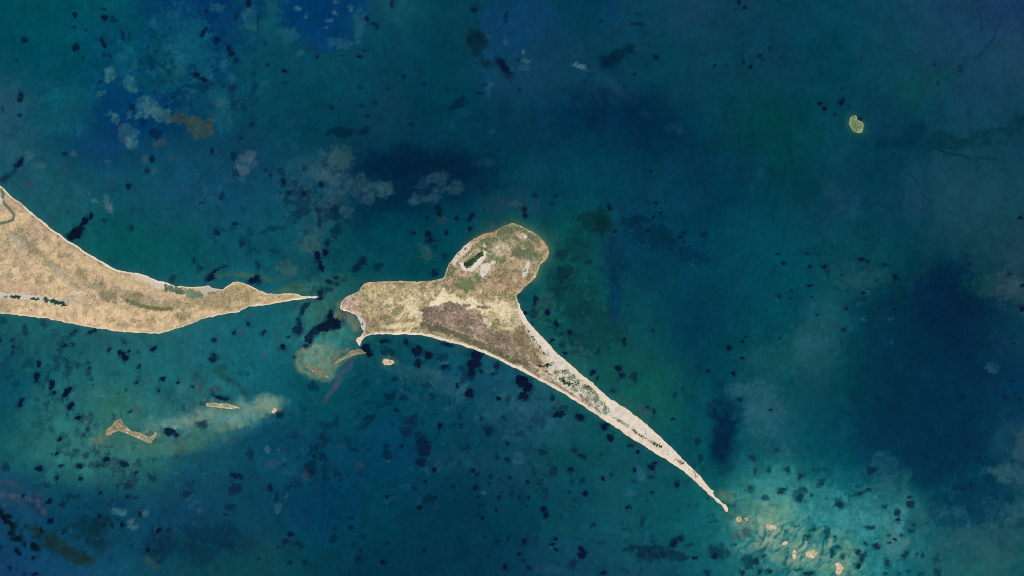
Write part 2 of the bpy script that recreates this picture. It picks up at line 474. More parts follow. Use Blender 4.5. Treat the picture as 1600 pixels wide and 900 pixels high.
soft("390,640,48,16,-12 360,650,50,18,-10 300,662,50,16,-18 250,668,34,14,-15 410,634,24,9,-10 330,640,24,12,0 425,632,10,7,0", (112, 150, 142), .9, 20, 7, 16)
soft("250,668,34,10,-18 285,660,30,8,-20 320,648,26,8,-25 415,636,12,6,0", (142, 156, 146), .65, 10, 5, 12)
soft("165,680,12,7,-20 200,690,40,14,8 230,695,34,12,0 180,690,30,14,0 300,688,60,16,-12 270,700,50,14,-10", (70, 114, 102), .5, 14, 6, 14)
soft("150,700,110,50,0 260,660,150,50,-14 120,640,80,60,0", (44, 114, 116), .55, 50, 12, 40)
soft("205,640,20,14,0 185,620,34,26,0 175,640,24,16,0", (44, 112, 100), .4)
soft("310,655,24,8,-20 360,668,20,8,0", (112, 124, 96), .4)
soft("160,682,8,6,0 150,690,10,6,0", (128, 130, 112), .45)
soft("265,610,20,16,40", (10, 82, 92), .5)
soft("428,641,10,8,0 415,630,16,10,0 405,640,14,9,0", (132, 146, 122), .5)
soft("345,578,12,10,0 352,590,14,6,30 372,603,13,5,45 382,612,6,4,30", (22, 74, 78), .65, 5, 3, 8)
soft("310,592,13,7,10 304,582,9,7,0", (28, 70, 84), .5, 5, 3, 8)
# shoals beyond the tip of the long spit
soft("1270,810,130,70,8 1330,850,90,60,0 1220,780,70,40,0 1260,870,110,40,0", (62, 138, 140), .72, 70, 18, 40)
soft("1150,800,20,30,-20 1180,810,40,28,10 1220,830,50,30,15 1260,860,60,34,20 1140,780,16,12,40 1300,880,40,26,0", (78, 138, 122), .5, 24, 8)
soft("1200,792,34,24,0 1220,810,26,20,20 1195,830,22,18,0 1300,860,30,34,-20 1330,870,16,26,-20", (92, 148, 130), .6, 18, 6)
soft("1133,775,12,10,40 1125,772,8,6,40", (104, 116, 104), .55, 6, 3)
soft("1160,812,14,9,0 1168,818,20,12,0 1206,824,16,9,20 1195,836,12,14,30 1222,822,4,13,25 1190,848,12,7,-20 1225,850,16,7,-25 1240,866,8,13,0 1268,866,22,12,-15 1312,886,11,16,0 1250,855,20,6,-30 1215,838,10,5,-30 1235,880,20,7,-15 1268,884,18,6,10", (146, 160, 136), .55, 8, 5, 9)
for P_ in ("1194,820 1196,834 1191,846 1184,854", "1222,823 1220,832 1212,838", "1243,838 1235,848 1224,853 1212,862", "1182,832 1190,842", "1306,838 1302,858 1296,878",
           "1204,846 1196,856 1186,860", "1258,842 1250,855 1240,862", "1288,840 1284,866 1280,880", "1232,862 1226,880 1222,896", "1252,870 1248,884"):
    SEA.put(('l', PT(P_), 1.8), (30, 96, 112), .7, 3, 1.6, 8, 8)
for P_ in ("1198,838 1194,852 1186,858 1182,850", "1210,832 1203,848 1196,862", "1224,840 1232,836 1238,826", "1262,846 1252,862", "1276,838 1270,852", "1300,842 1294,856"):
    SEA.put(('l', PT(P_), 1.6), (184, 178, 138), .5, 3, 1.6, 8, 9)
soft("1158,836,14,5,-5 1165,830,9,6,0 1150,838,9,3,0", (70, 88, 96), .65, 3, 3, 5, .4)
soft("1150,815,12,16,30", (66, 122, 124), .4)

# tide ripples over the shoal
S = SEA.win(1120, 760, 1420, 980)
X, Y = SEA.X[S], SEA.Y[S]
wx, wy = X + fbm(X, Y, 30, 3, 301) * 14, Y + fbm(X, Y, 30, 3, 302) * 14
rp = fbm((wx * .55 + wy * .84) / .28, (wx * .84 - wy * .55), 22, 4, 303, .6)
mk = sm(-25, 35, ell_sd((1240, 850, 120, 62, 22), X, Y))
up, dn = (sm(.05, .6, rp) * mk * .55)[..., None], (sm(-.05, -.6, rp) * mk * .5)[..., None]
SEA.C[S] = SEA.C[S] * (1 - up) + np.array((134, 158, 134), np.float32) * up
SEA.C[S] = SEA.C[S] * (1 - dn) + np.array((36, 104, 116), np.float32) * dn

# faint cloud-shadow remnants painted into the water: x,y,rx,ry,rot
FAINT = """177,31,5,4,20 116,43,2,2,0 202,58,1.5,6,0 130,91,2,2.5,0 148,101,3,2.5,0 161,86,4,4,0 173,88,2.5,3,0 157,127,4,3,0 223,190,5,5,0 244,210,8,6,0
394,195,4,3,0 403,35,1.5,10,0 536,87,3,1.5,0 446,129,3,1.5,0 791,28,3,10,8 518,168,4,3,0 586,162,5,4,0 565,165,6,2,0 515,207,7,6,0 538,206,15,8,0 570,205,11,7,-15
641,195,5,3,0 663,131,4,2.5,0 629,119,4,4,0 752,145,5,2,0 607,138,3,2,0 564,137,4,2,0 715,165,14,8,-30 1136,101,4,1.5,0 1160,70,3,2,0 998,38,8,3,0 939,33,3,2,0
1315,138,2,2,0 1203,75,2,4,0 1220,90,4,2,30 1501,107,4,5,0 1459,101,3,3,0 1466,130,2,4,0 107,331,3,3,0 163,345,5,3,-20 205,355,3.5,5,0 347,306,4,6,0 369,270,5,8,0
312,419,5,5,0 267,437,5,6,0 403,417,4,8,0 415,266,3,2,0 423,275,3,3,0 470,274,2,2,0 512,380,5,6,0 527,360,7,12,20 498,329,6,8,0 500,345,6,8,0 520,330,12,10,0 591,417,6,6,0
5,500,5,7,0 68,504,6,7,0 39,515,4,8,0 91,547,3,2,0 197,609,2.5,3.5,0 143,592,3,3,0 137,568,5,3,0 124,571,3,2,0 97,625,3,3,0 75,629,3.5,4,0 135,671,3.5,3.5,0 177,650,3,4,0
315,665,10,6,0 8,730,6,6,0 119,704,4,3,0 134,710,4,5,0 157,728,6,2,0 200,759,4,5,0 240,748,5,5,0 98,788,5,4,0 133,863,3,3,0 367,765,9,9,0 360,793,7,5,0 291,772,6,5,0
390,710,6,8,0 604,711,8,6,0 780,715,5,5,0 765,757,4,3,0 649,763,3,3,0 671,781,8,5,-15 567,839,4,5,0 519,841,5,6,0 465,850,7,6,0 633,832,2,2,0 757,839,4,2,0 763,868,3,3,0
453,880,5,3,0 476,877,4,4,0 529,888,3,2,0 432,775,2,8,0 486,730,9,8,-20 504,714,7,5,30 490,712,4,4,0 545,809,5,3,0 605,550,10,7,0 617,594,5,6,0 668,603,7,4,0 675,620,8,4,0
607,620,8,5,0 633,621,7,5,0 580,654,8,5,-30 720,665,3,3,0 788,653,3,4,0 763,672,5,5,0 490,603,8,8,0 795,624,4,5,0 833,492,8,6,0 900,524,5,3,0 880,535,6,8,0 990,592,6,8,0
957,611,4,3,0 1053,617,5,4,0 1067,608,2,3,0 1020,516,3,3,0 934,550,4,5,0 865,638,3,3,0 882,637,5,4,0 848,706,8,4,0 835,737,3,5,0 866,736,5,6,0 841,755,2.5,2.5,0 890,769,3,3,0
899,780,2.5,3,0 1017,744,5,3,0 990,752,4,4,0 928,821,3,3,0 1003,819,4,4,0 895,880,8,5,-40 1077,852,7,2,-15 1060,870,16,9,0 1136,864,7,6,-30 1147,851,4,2,0 980,857,12,3,-25 940,848,6,2,0
1105,895,6,5,0 1110,817,4,2,0 1095,717,6,8,0 1090,690,4,6,0 1173,769,3,2,0 1193,777,6,3,0 1231,733,4,4,40 1269,774,3,3,0 1383,792,4,3,0 1360,735,10,7,0 1389,740,3,2,0 1424,830,5,4,0
1270,828,6,3,0 1292,833,4,9,0 1353,849,2.5,3,0 1309,855,4,4,0 1434,865,3,3,0 1249,890,6,3,0 1418,892,3,3,0 1465,895,5,8,0 1320,516,6,3,-20 1220,530,3,3,0 1503,619,2,3,0 1382,413,4,2,0
1316,430,4,3,0 1261,397,4,2,0 1515,412,3,2,0 835,305,6,4,0 851,345,3,3,0 876,398,7,6,0 920,410,6,4,0 875,425,5,6,0 1164,382,3,2,0 680,386,3,2,0 695,400,4,4,0 1545,752,8,8,0 1550,776,8,6,0
1575,778,8,6,0 1500,762,8,6,0 1530,720,8,8,0 560,470,1,1,0 730,585,14,14,0 690,560,10,6,0 1120,860,14,8,0 1020,862,22,10,0 1170,880,10,12,0 1300,862,4,8,0"""
for i, e in enumerate(PT(FAINT)):
    r = min(e[2], e[3])
    loc = base_water(np.array([e[0]]), np.array([e[1]]))[0]
    SEA.put(E(e[0], e[1], e[2] * 1.1, e[3] * 1.1, e[4]), loc * .42 + np.array([0, 4, 18]), .6, 2.0 + r * .3, .6 + r * .5, 3 + r * .9, i % 89, .25)
# lilac and reddish patches
for i, e in enumerate(PT("""101,263,4,7,0 176,277,3,5,20 45,288,7,5,30 80,350,5,5,0 448,428,5,4,0 416,379,6,3,20 390,493,5,4,0 440,507,3,3,0 428,516,4,4,0 378,519,4,4,0 412,553,3,6,0 434,530,3,4,0 312,605,5,5,0 213,637,4,8,-15
298,638,5,5,0 309,648,3,4,0 296,680,5,4,0 425,725,8,8,0 563,728,8,5,-15 478,742,6,8,0 530,697,6,4,0 15,755,18,5,10 68,800,5,7,0 1240,707,4,3,-30 1264,809,3,3,0 1258,708,7,2,0 1225,705,4,3,-30 540,412,5,4,0 803,318,12,5,0 770,355,6,6,0
310,797,4,4,0 362,690,3,5,0 240,690,12,4,0 275,690,6,4,0 200,600,3,3,0 165,540,3,5,0 340,608,12,5,10 228,590,5,3,0 190,200,4,6,0 195,222,5,5,0 90,528,6,4,0 20,400,1,1,0 870,630,6,5,0 1010,640,10,8,0 690,345,9,6,0"""), ):
    SEA.put(E(*e), (58, 74, 98), .5, 3, 2.5, 5, i, .3)
# peppered zones of dark and pale specks
for s, rgb, a in (("925,345,26,14,20 938,345,8,24,0 945,350,14,16,0", (2, 40, 44), .6), ("1020,365,30,14,0 1040,380,20,14,0 985,345,16,10,0 1005,345,16,6,0", (0, 40, 66), .6), ("900,470,30,30,0 930,510,50,40,0 900,390,20,30,0 880,440,30,20,0", (4, 52, 66), .5),
                  ("1080,400,24,12,30 1075,395,10,14,0", (0, 44, 78), .5), ("960,480,12,30,0 965,460,10,16,0", (0, 52, 92), .5), ("1580,500,20,30,0 1550,475,26,14,0", (0, 50, 80), .5),
                  ("95,665,14,16,0 100,715,12,10,0 130,735,14,10,0 80,745,10,12,0 105,722,14,6,0", (44, 126, 128), .36), ("1350,440,40,14,0 1370,430,22,10,0", (34, 80, 94), .5), ("1530,445,30,16,0 1545,420,20,10,0", (14, 70, 80), .6),
                  ("1520,800,30,20,0 1560,770,40,20,0 1530,760,30,30,0 1480,815,26,10,0", (0, 56, 84), .5), ("1555,700,14,20,0 1565,690,10,16,0", (24, 80, 104), .25), ("280,60,40,50,0 300,90,40,50,20 200,100,20,30,0 240,130,30,20,0 110,150,40,20,0 90,190,40,20,0", (14, 96, 110), .45),
                  ("562,40,8,24,0 450,55,16,10,0 530,68,26,8,0", (60, 118, 128), .28), ("350,185,18,20,0 340,150,12,12,0", (24, 100, 118), .5), ("530,250,20,20,0 490,380,20,20,0 450,420,16,14,0 665,395,10,14,-30", (70, 104, 104), .5),
                  ("1215,580,20,10,0 1190,560,40,20,0 1260,545,40,30,0", (38, 88, 100), .3), ("1190,640,30,40,0 1155,610,20,10,0", (52, 104, 122), .4), ("185,800,12,6,0 175,795,6,4,0", (70, 132, 140), .5)):
    for i, e in enumerate(PT(s)):
        SEA.put(E(*e), rgb, a, min(e[2], e[3]) * 1.4, min(e[2], e[3]) * .35, 10, int(e[0]) % 71, .9, 1.9)

# water thinning out along the shores
SHORE = {}
for P_, W_ in ((MAIN, 26), (ISLE, 26), (GREEN, 10), (HOOK, 8), (LOAF, 8), (COTT, 6), (BARN, 6)):
    q = np.array(P_)
    S = SEA.win(q[:, 0].min() - W_, q[:, 1].min() - W_, q[:, 0].max() + W_, q[:, 1].max() + W_)
    X, Y = SEA.X[S], SEA.Y[S]
    d = poly_sd(P_, X, Y)
    n = fbm(X, Y, 40, 3, 21) * .5 + .5
    big = P_ is MAIN or P_ is ISLE
    east = sm(700, 760, X) * (P_ is ISLE) * sm(470, 430, Y)          # the broad olive rim round the rounded head
    wd = 2.2 + 4.5 * east + (.6 if big else 2.0)
    m1 = np.exp(np.minimum(d, 0) / wd) * (.28 + .25 * n + .42 * east)
    m2 = np.exp(np.minimum(d, 0) / (12. if big else 5.)) * .35 * n
    C = SEA.C[S]
    C[:] = C * (1 - m2[..., None]) + np.array((30, 104, 98), np.float32) * m2[..., None]
    C[:] = C * (1 - m1[..., None]) + np.array((80, 104, 88), np.float32) * m1[..., None]
    SHORE[id(P_)] = (S, d)

# ------------------------------------------------------------------ cloud-shadow remnants, shade built as dark mounds at the surface: x,y,rx,ry,rot,darkness; '+' joins ellipses
CLOUD_SHADE = """163,14,4,2,20,.8 117,24,3.5,4,0,.9 164,29,6,6,0,.9 135,47,3,3,0,.8 134,57,2,1.5,0,.7 38,62,5,4,-10,.9 118,75,5,7,-20,.9 159,62,4.5,5,0,.9+164,70,3.5,6,-15,.9
192,56,3.5,6,0,.8 26,94,3.2,2,0,.8 33,150,4,6,0,.9+31,156,5,4,0,.9 5,171,2.5,3,0,.8 31,180,3.2,3,0,.8 338,63,5,6,0,.9 357,74,4,5,0,.9+361,82,5,7,-35,.9 317,51,4,8,25,.8+322,46,5,3,-20,.8
322,18,4,4,0,.7 369,95,4,5,0,.8 370,25,4,7,20,.7 388,3,5,7,0,.9 307,117,5,5,40,.95+318,124,6,2.5,10,.95 364,138,5,8,40,.7 207,167,5,6,30,.7 377,217,3,2,0,.8
414,68,4,3,-30,.7 495,89,5,3,-40,.9 563,88,4,2.3,0,.9 569,80,4,1.8,0,.7 444,110,4,3,0,.9 418,102,2.5,2.5,0,.8 573,29,6,3.5,35,.85+585,37,6,3,35,.85+589,43,2,3,0,.85 613,5,4,6,0,.8
742,15,6.5,6,0,.95 573,181,4,2.5,0,.7 756,132,3,1.8,0,.8 1026,90,4.5,3,20,.85 991,115,4,2.5,0,.8 1155,3,3.5,4,0,.95 1164,12,3.2,3,0,.9 1116,102,3.5,2,0,.95 1161,96,2.2,5,-15,.85 1174,104,3,3.8,0,.95
1188,87,3.5,3,0,.85 1192,94,3,2,0,.85 998,22,6,2,5,.7 811,141,3,2.4,0,.9 811,93,3,3,0,.8 1279,162,4.8,2.6,5,1 1288,170,4,4,0,1 1314,161,4.5,5,0,1+1318,155,2.5,3.5,0,1 1305,179,2.5,3,0,.8 1326,166,2,2,0,.8
1343.5,185.5,4.5,3.2,35,.95 1312,71,1.5,1.5,0,.8 31,253,4.5,8,30,.95+27,258,5,3.5,0,.95 9,278,9,4.5,-35,.75+20,270,7,2.5,-45,.75 102,241,4,4,0,.75 201,291,5.5,5.5,0,.9 230,268,5,4.5,0,.8 237,248,4.5,6,20,.9
242,210,6,5,0,.8 331,236,4,6,10,.8 365,244,4,8,0,.8 116,367,13,9,-30,1+133,347,8,5,-45,1+142,338,3.5,4,0,1+126,357,5,4,-45,1 340,362,7,7,40,.85 367,350,4,2,0,.8 377,381,5,4,0,.85 315,317,4,2,0,.8
303,408,2.6,6,0,.8 350,417,7,2.4,-25,.9 328,434,8,6,-30,.95+335,424,6,2,-35,.95 395,439,10,4.5,-10,.95+402,435,4.5,6,0,.95 496,401,5,8,0,1+501,416,4,9,-15,1+508,394,5,6,0,1+512,380,3,5,20,1 442,284,5,9,-8,.95
438,265,4,2.2,0,.85 451,301,4,2.6,0,.9 475,303,4,6,0,.9 502,288,4.5,4.5,20,.9 567,407,7,7,0,.8+557,419,9,4.5,-45,.8 525,434,6,3,10,.85 516,441,8,3.5,20,.8+526,444,5,3,0,.8 513,452,8,4,10,.7 500,457,6,8,0,.9+498,467,6,3,0,.9
480,477,8,4.5,-35,.8+472,486,4,8,10,.8 466,500,3,5,0,.8 464,515,8,7,0,.85+468,507,4,8,0,.85 484,529,7,8,-20,.85+492,518,9,6,-30,.85 520,506,13,9,20,1+515,492,6,8,0,1+505,511,10,8,0,.9+530,504,6,5,0,1
478,541,5,3.5,0,.8 441,543,5,5.5,0,.95 412,520,6,3,-30,.85 366,520,3,4,0,.85 388,505,4.5,4,30,.85 334,531,5,4,-10,.85 333,562,6,4,0,.85+336,555,5,3,20,.85 450,527,3,1.5,-25,.8 460,557,2.5,3,0,.8
115,520,8,4.5,-35,.75 146,517,9,3.8,-35,.85 101,540,6.5,3.8,-10,.85 114,538,3,2.4,0,.8 19,532,4,3,0,.8 22,542,3,3.5,0,.85 1,531,2.5,5,0,.8 20,551,2,3,0,.8 194,534,5,3.5,0,.8 171,546,3.8,3,-20,.9
190,552,6,4,0,1+195,559,6,6,0,1+201,549,2.5,3,0,1 240,545,7,4,-25,.95 216,574,5,3,-50,.85 214,597,5,3,-20,.85 254,591,4.2,4.5,0,.95 278,597,2.6,5,25,.9 247,611,3,4,0,.9 301,604,2.5,2.5,0,.85 140,575,3,2,-20,.85
60,569,3.8,5,20,.9 57,588,5,9,22,.95 81,601,4.5,8,10,1+85,614,3,2.6,0,1 106,611,8,4.5,-45,1+102,618,5,4,0,1 33,629,4.5,9,32,1 110,634,5,7,10,1 122,652,6.5,4,0,.95 94,686,3.2,6,8,.9 131,681,2,2,0,.8
203,643,4,2.2,-35,.8 342,621,15,3.6,12,.9 265,675,12,6,8,.85+275,679,8,4,-5,.85 89,709,4.5,3.6,-35,.9 62,733,5.5,4.2,15,.9 89,746,3,6.5,0,.9 96,728,4,3,0,.8 124,728,6,5.5,20,.85 166,718,5.5,4,-45,.9 194,726,9,5,40,.85
213,737,3,2.6,0,.9 126,748,3.2,3.2,0,.9 157,769,3,5,0,.95 77,783,5,4,-35,.95 36,774,3,4.5,15,.85 173,793,2,4,0,.9 200,776,3.5,3,0,.85 213,778,2.5,2.5,0,.8 155,806,4.4,3.6,0,1 184,811,3,2.2,-20,.9
191,820,3,5.5,0,1 79,813,5.5,4,-45,.95 40,823,3,4,0,.85 65,828,3,4.5,-10,.95 100,832,3,4.5,0,.9 219,804,3,4,0,.9 248,827,4,6,35,.95 250,845,2,2,0,.85 231,859,3.2,4,0,1 25,860,5,6,-20,.95+31,864,4,3,15,.95
38,850,3,4.5,0,.95 52,873,3.4,3,0,.9 15,888,3,4.4,0,.9 38,896,3,3,0,.9 55,898,6,3,0,.85 2,855,2,4,0,.85 354,804,3,1.6,0,.85 369,743,10,6,10,.85 505,686,9,5,10,.75+507,694,3,5,0,.75 605,697,7,6,10,.75
628,697,2.6,2.8,0,.9 660,690,10,8,-30,.85+664,704,11,10,0,.85+658,722,10,8,0,.85 640,658,10,7,-10,.75+636,676,8,8,0,.75+648,650,5,4,0,.75 653,679,5,5,0,.75 678,733,4.5,6,20,1 665,752,3.2,2.2,0,.95 727,701,5,2,0,.9
738,735,4,3.6,0,.95 746,741,4,2.6,0,.95 767,746,3,4,0,.9 742,762,5.4,5.6,0,1 708,760,3.2,2.6,0,.9 748,776,3.2,2.4,0,.9 779,777,3,3.6,0,.95 775,797,2.6,3,0,.95 753,810,4.6,4,0,1 792,718,4.5,4,30,.85
793,693,3.6,2,0,.9 797,747,3,2.6,0,.9 656,792,5,3.8,0,1 604,777,3.2,3.8,0,.95 548,824,3.6,3,0,1 523,827,2.4,2.6,0,.85 454,835,4.6,5,35,.9 446,847,8,7,0,.75 434,855,2,2.2,0,.8 405,872,2.4,2.4,0,.85
553,850,2.2,2.2,0,.9 564,860,3,3,30,.95 560,874,4.4,7,18,1 599,878,5,4,30,.95 605,849,3,2.4,0,.85 663,861,3.2,2,-15,.95 655,863,2,2,0,.85 777,847,4,4,-30,.85 794,843,2,6,10,.85 789,885,3.6,6,15,1
422,763,5.4,6,0,.85 602,533,9,4.5,-12,.95 635,535,4,8,-15,.95 651,549,9,8,10,1+668,556,9,7,20,.95+653,568,6,7,0,.9 695,574,7,6,-30,.9 745,554,11,8,10,1+742,569,11,9,0,1+737,582,7,9,10,.85 698,538,9,4,15,.85
735,614,9,8,0,.95 715,602,3.5,4.4,0,.9 752,580,3.5,4,0,.9 770,585,6.5,3,-22,.9 777,571,5,7,30,.85 780,622,4,4,0,.95 619,641,4,3,0,.85 688,665,4,6,10,1 752,652,3.6,3.6,0,.85 755,641,2,2,0,.8
573,545,9,8,0,.95+577,552,5,5,0,.95 837,470,4,9,10,.9 820,489,4,4,0,.95 855,489,4,6,0,.95 869,506,4.6,5.8,0,1 889,519,5,4,0,.95 862,532,4,4,0,.95 883,552,4,3.6,0,.95 976,535,3.6,6.5,0,.95 965,575,5.6,4.2,0,.95
971,586,5,6,0,.9 926,582,6,4,-45,.9 933,592,2,5,0,.85 1140,543,5,4.6,0,1 1160,534,3,2,10,.9 1166,526,3,2,0,.8 1160,560,3.4,2.2,0,.9 1147,584,4,4.4,0,.95 1106,580,3,2.2,0,1 1157,624,4.2,3,20,.95
1012,638,4,3,0,.85 1022,643,4,3,0,.85 1052,655,4,2.4,0,.85 815,595,10,9,0,1+825,606,8,8,30,1 817,620,11,6,0,1 874,647,9,6,-20,1 906,652,8,5.5,15,1 863,622,5,6,0,.85 944,667,7,6,0,1 955,685,6.5,5.5,0,1
984,697,4,3,15,.9 997,706,4.4,3,0,.95 909,713,7,3.6,30,.85 897,704,4.4,3,20,.85 1018,730,6.5,4.5,30,1+1023,724,4.5,2,-10,1 990,735,3.6,4.8,0,.95 892,734,4,4.6,0,.9 943,748,3,5.5,0,.95 955,741,1.6,3,0,.9
909,752,3.2,2.2,0,.85 824,753,3.2,3.2,0,.85 915,772,4,5,0,1 827,777,3,2.6,0,.9 1058,757,4,5,0,.9 1019,769,3,2.2,0,.9 850,796,5.4,4.6,0,1+853,806,3.6,6,0,1 981,793,5.4,3.6,0,.95 820,846,4.2,7,22,1
868,842,4,4,-20,1 862,851,4.4,2.6,0,.95 870,859,4.2,3,10,1 907,858,4,4.5,0,1+909,866,8,6,-25,.95 812,866,3,3.6,0,1 818,875,3.2,3,0,1 827,886,4.4,3,40,.95 943,895,4.4,4,-30,.95 1053,849,7,7,0,.9+1063,842,8,3.4,0,.9
1118,870,7,5.5,10,.9 1085,871,5,3,0,.85 1160,895,3.6,4,0,.9 1181,878,5,5,0,.9 1193,870,4,4,-30,.85 1186,893,5,6,0,.9 1176,716,6.5,4,40,.85 1180,736,2.6,5,0,.85 1172,763,3,3,0,.85 1212,703,5,4.5,0,.85
1201,734,3,5,0,.85 1250,743,4.5,6,25,.9 1272,734,2,2,0,.85 1279,734,1.8,1.8,0,.8 1289,733,4.4,2,5,.8 1283,754,6,8,-20,.8 1221,766,10,6,-25,.85 1256,766,9,3.6,10,.8 1249,778,6.5,8,-15,.9 1311,789,7,7.5,-20,.9
1343,771,5,2.6,-20,.85+1357,765,6,3,-15,.85 1421,776,4.4,3,0,.85 1423,789,6.4,5.6,20,.9 1402,801,5,6,20,.9+1402,812,4.4,3,0,.9 1427,821,3.6,3,0,.85 1359,824,7.5,3.6,8,.85 1262,839,5,7,10,.85 1304,839,3.2,3,-30,.85
1409,838,3.2,2.6,0,.9 1398,843,3,2.8,0,.9 1389,836,3,1.5,0,.8 1389,848,3.8,1.5,15,.8 1369,853,6.5,4.6,10,.9 1341,863,4,5,-20,.85 1349,870,3.6,7.5,25,.85 1316,870,4,3,0,.75 1414,868,3.8,8,30,.85 1441,868,2.8,4,0,.8
1463,873,4,5,20,.8 1386,880,4.6,9,-8,.85 1341,884,5.5,4.4,-35,.95 1265,896,9,4,0,.9 1203,893,4.4,4,0,.9 1385,896,4,3,0,.85 1440,897,5,3,0,.85 1404,896,3,3,0,.8 1217,462,3.4,4,0,.85 1235,466,3.2,2,0,.9
1237,453,3,2,0,.8 1267,464,2.6,2,0,.8 1323,482,4,2.4,0,1 1349,458,3.6,2.6,0,.95 1398,483,3.2,2.2,0,1 1276,492,2,2.4,0,.85 1204,640,3.4,2.4,-10,1 1570,621,4,4.2,0,1 1593,624,3.4,2,0,.9 1598,482,4.5,5,0,1
1585,537,3.2,2,0,.9 1580,595,4,2,0,.85 1582,721,3.4,2.6,0,.95 1595,340,4.2,4,0,.95 1597,446,4,3.4,0,1 1575,430,6,2,-30,.9 1216,397,3.4,2,0,.95 1224,411,4,3,0,.95 1266,416,3.6,3,-20,1 1288,417,5,4,15,1
1345,405,4.6,3,0,.95+1355,409,3.6,2,10,.95 1399,434,5.4,6,0,.9 1264,446,4,2.4,0,.95 952,325,4,5,0,.9 1025,317,4.2,3,15,.95 1017,267,2.6,2,0,.85 1022,339,3,2.2,0,.9 1032,333,3.4,1.6,0,.8 961,363,2.6,2.6,0,.95
1013,361,2.6,2,0,.85 1062,371,6.5,3,-32,1 1070,363,3,2,0,.9 1069,378,3.2,2,0,.9 1100,366,4,4.2,0,1 819,327,4,4,0,.9+820,337,4,4,0,.9 868,306,3,2.6,-25,.85 863,318,3.2,2.4,0,.75 883,433,4.2,2.4,10,.9
683,324,5.5,5,0,1+686,332,4.4,6,-15,1 667,341,3,2.6,0,.85 713,341,5,4,-20,1 738,336,6,3.5,-40,1+733,343,3.6,4.5,0,1 735,357,4.2,4.2,0,1 697,362,3.6,5,10,.95 647,364,3,2.6,25,.95 669,366,5.4,4.6,0,1+673,376,8,4.4,-8,1
757,328,2.2,2,0,.85 679,427,6,6,0,.85 438,648,7,5,-10,.8"""
WL = []
for tok in CLOUD_SHADE.split():
    es = [tuple(float(q) for q in t.split(',')) for t in tok.split('+')]
    WL.append([(e[0], e[1], e[2] * (.87 if len(es) == 1 else .93), e[3] * (.87 if len(es) == 1 else .93), e[4], e[5]) for e in es])

for i, es in enumerate(WL):                                   # soft edge of each cloud-shadow patch, painted into the water
    for e in es:
        r = min(e[2], e[3])
        SEA.put(E(e[0], e[1], e[2] * 1.15 + .8, e[3] * 1.15 + .8, e[4]), (0, 34, 62), .36 * e[5], 3 + r * .5, 1 + r * .6, 4 + r * .7, i % 61)

# broken dark and pale fragments, denser on the shallow flats
X, Y = SEA.X, SEA.Y
dens = np.zeros(X.shape, np.float32)
for e in PT("720,640,190,110,20 960,800,260,120,10 200,600,240,110,0 150,780,220,120,0 560,720,200,100,0 1330,830,170,90,0 300,100,160,110,0 420,300,140,120,0 890,480,90,130,20 520,470,60,90,0 1050,370,120,60,0 1300,440,160,60,0 1560,470,80,60,0 1540,770,90,70,0"):
    dens = np.maximum(dens, sm(-40, 60, ell_sd(e, X, Y)))
f1 = fbm(X, Y, 16, 5, 201, .7) + fbm(X, Y, 90, 2, 205) * .35
f2 = fbm(X, Y, 13, 5, 211, .72) + fbm(X, Y, 80, 2, 215) * .35
blk = (sm(.50, .72, f1) * dens * .62)[..., None]
SEA.C = SEA.C * (1 - blk) + (SEA.C * .5 + np.array([0, 8, 22], np.float32)) * blk
pal = (sm(.52, .80, f2) * dens * .55)[..., None]
SEA.C = SEA.C * (1 - pal) + (SEA.C * .8 + np.array([26, 34, 36], np.float32)) * pal
# fine streaks and mottling of the water as a whole
X, Y = SEA.X, SEA.Y
amp = 1 + fbm(X, Y, 22, 3, 31)[..., None] * .055 + fbm(X, Y, 6, 3, 35)[..., None] * .06 + fbm(X * 1.0, Y * .18, 3.2, 2, 41)[..., None] * .022
pep = vnoise(X / 1.7, Y / 1.7, 47) * .5 + vnoise(X / 3.4, Y / 3.4, 48) * .5
amp = amp + ((pep > .80) * .10 - (pep < .17) * .10)[..., None] * sm(-.3, .6, fbm(X, Y, 120, 3, 51))[..., None]
SEA.C *= amp
SEA.C += (fbm(X, Y, 60, 4, 61) * 2.2)[..., None] * np.array([1.4, .4, .9], np.float32)

# water tone surveyed at stations: x, y, then the factor on green and on blue and the shift of red
STN = [(66, 19, .99, 1.0, -2), (216, 389, .85, .90, -4), (76, 564, .97, .90, 0), (276, 569, .95, .89, 6), (411, 599, .97, .95, 1), (556, 649, .86, .81, -3), (336, 749, 1.0, .91, 8), (716, 829, .76, .79, -1),
       (966, 809, .88, .91, 1), (616, 409, .83, .81, -7), (956, 479, 1.0, .92, 5), (1096, 489, .89, .83, -3), (1236, 489, 1.06, .98, -3), (1516, 469, .82, .81, -6), (1316, 699, .88, .87, -6),
       (1536, 869, .98, .91, 0), (1346, 809, .86, .90, -34), (1450, 599, .89, .89, -5), (296, 339, .82, .89, 0), (1016, 259, 1.05, .94, 1), (450, 60, .97, .95, 0), (1500, 60, .97, .94, 0), (800, 60, .97, .95, 0), (1200, 60, .98, .95, 0)]
xs_, ys_ = SEA.xs[::8], SEA.ys[::8]
XX, YY = np.meshgrid(xs_, ys_)
wt = 0
ac = np.zeros(XX.shape + (3,), np.float32)
for a, b, g_, b_, r_ in STN:
    q = 1. / ((XX - a) ** 2 + (YY - b) ** 2 + 90. ** 2) ** 1.6
    wt = wt + q
    ac += q[..., None] * np.array([r_, g_, b_], np.float32)
ac /= wt[..., None]
u = np.clip((SEA.X + 80) / 12.8, 0, len(xs_) - 1.001)
v = np.clip((SEA.Y + 80) / 12.8, 0, len(ys_) - 1.001)
ii, jj = u.astype(int), v.astype(int)
fu, fv = (u - ii)[..., None], (v - jj)[..., None]
TN = (ac[jj, ii] * (1 - fu) + ac[jj, ii + 1] * fu) * (1 - fv) + (ac[jj + 1, ii] * (1 - fu) + ac[jj + 1, ii + 1] * fu) * fv
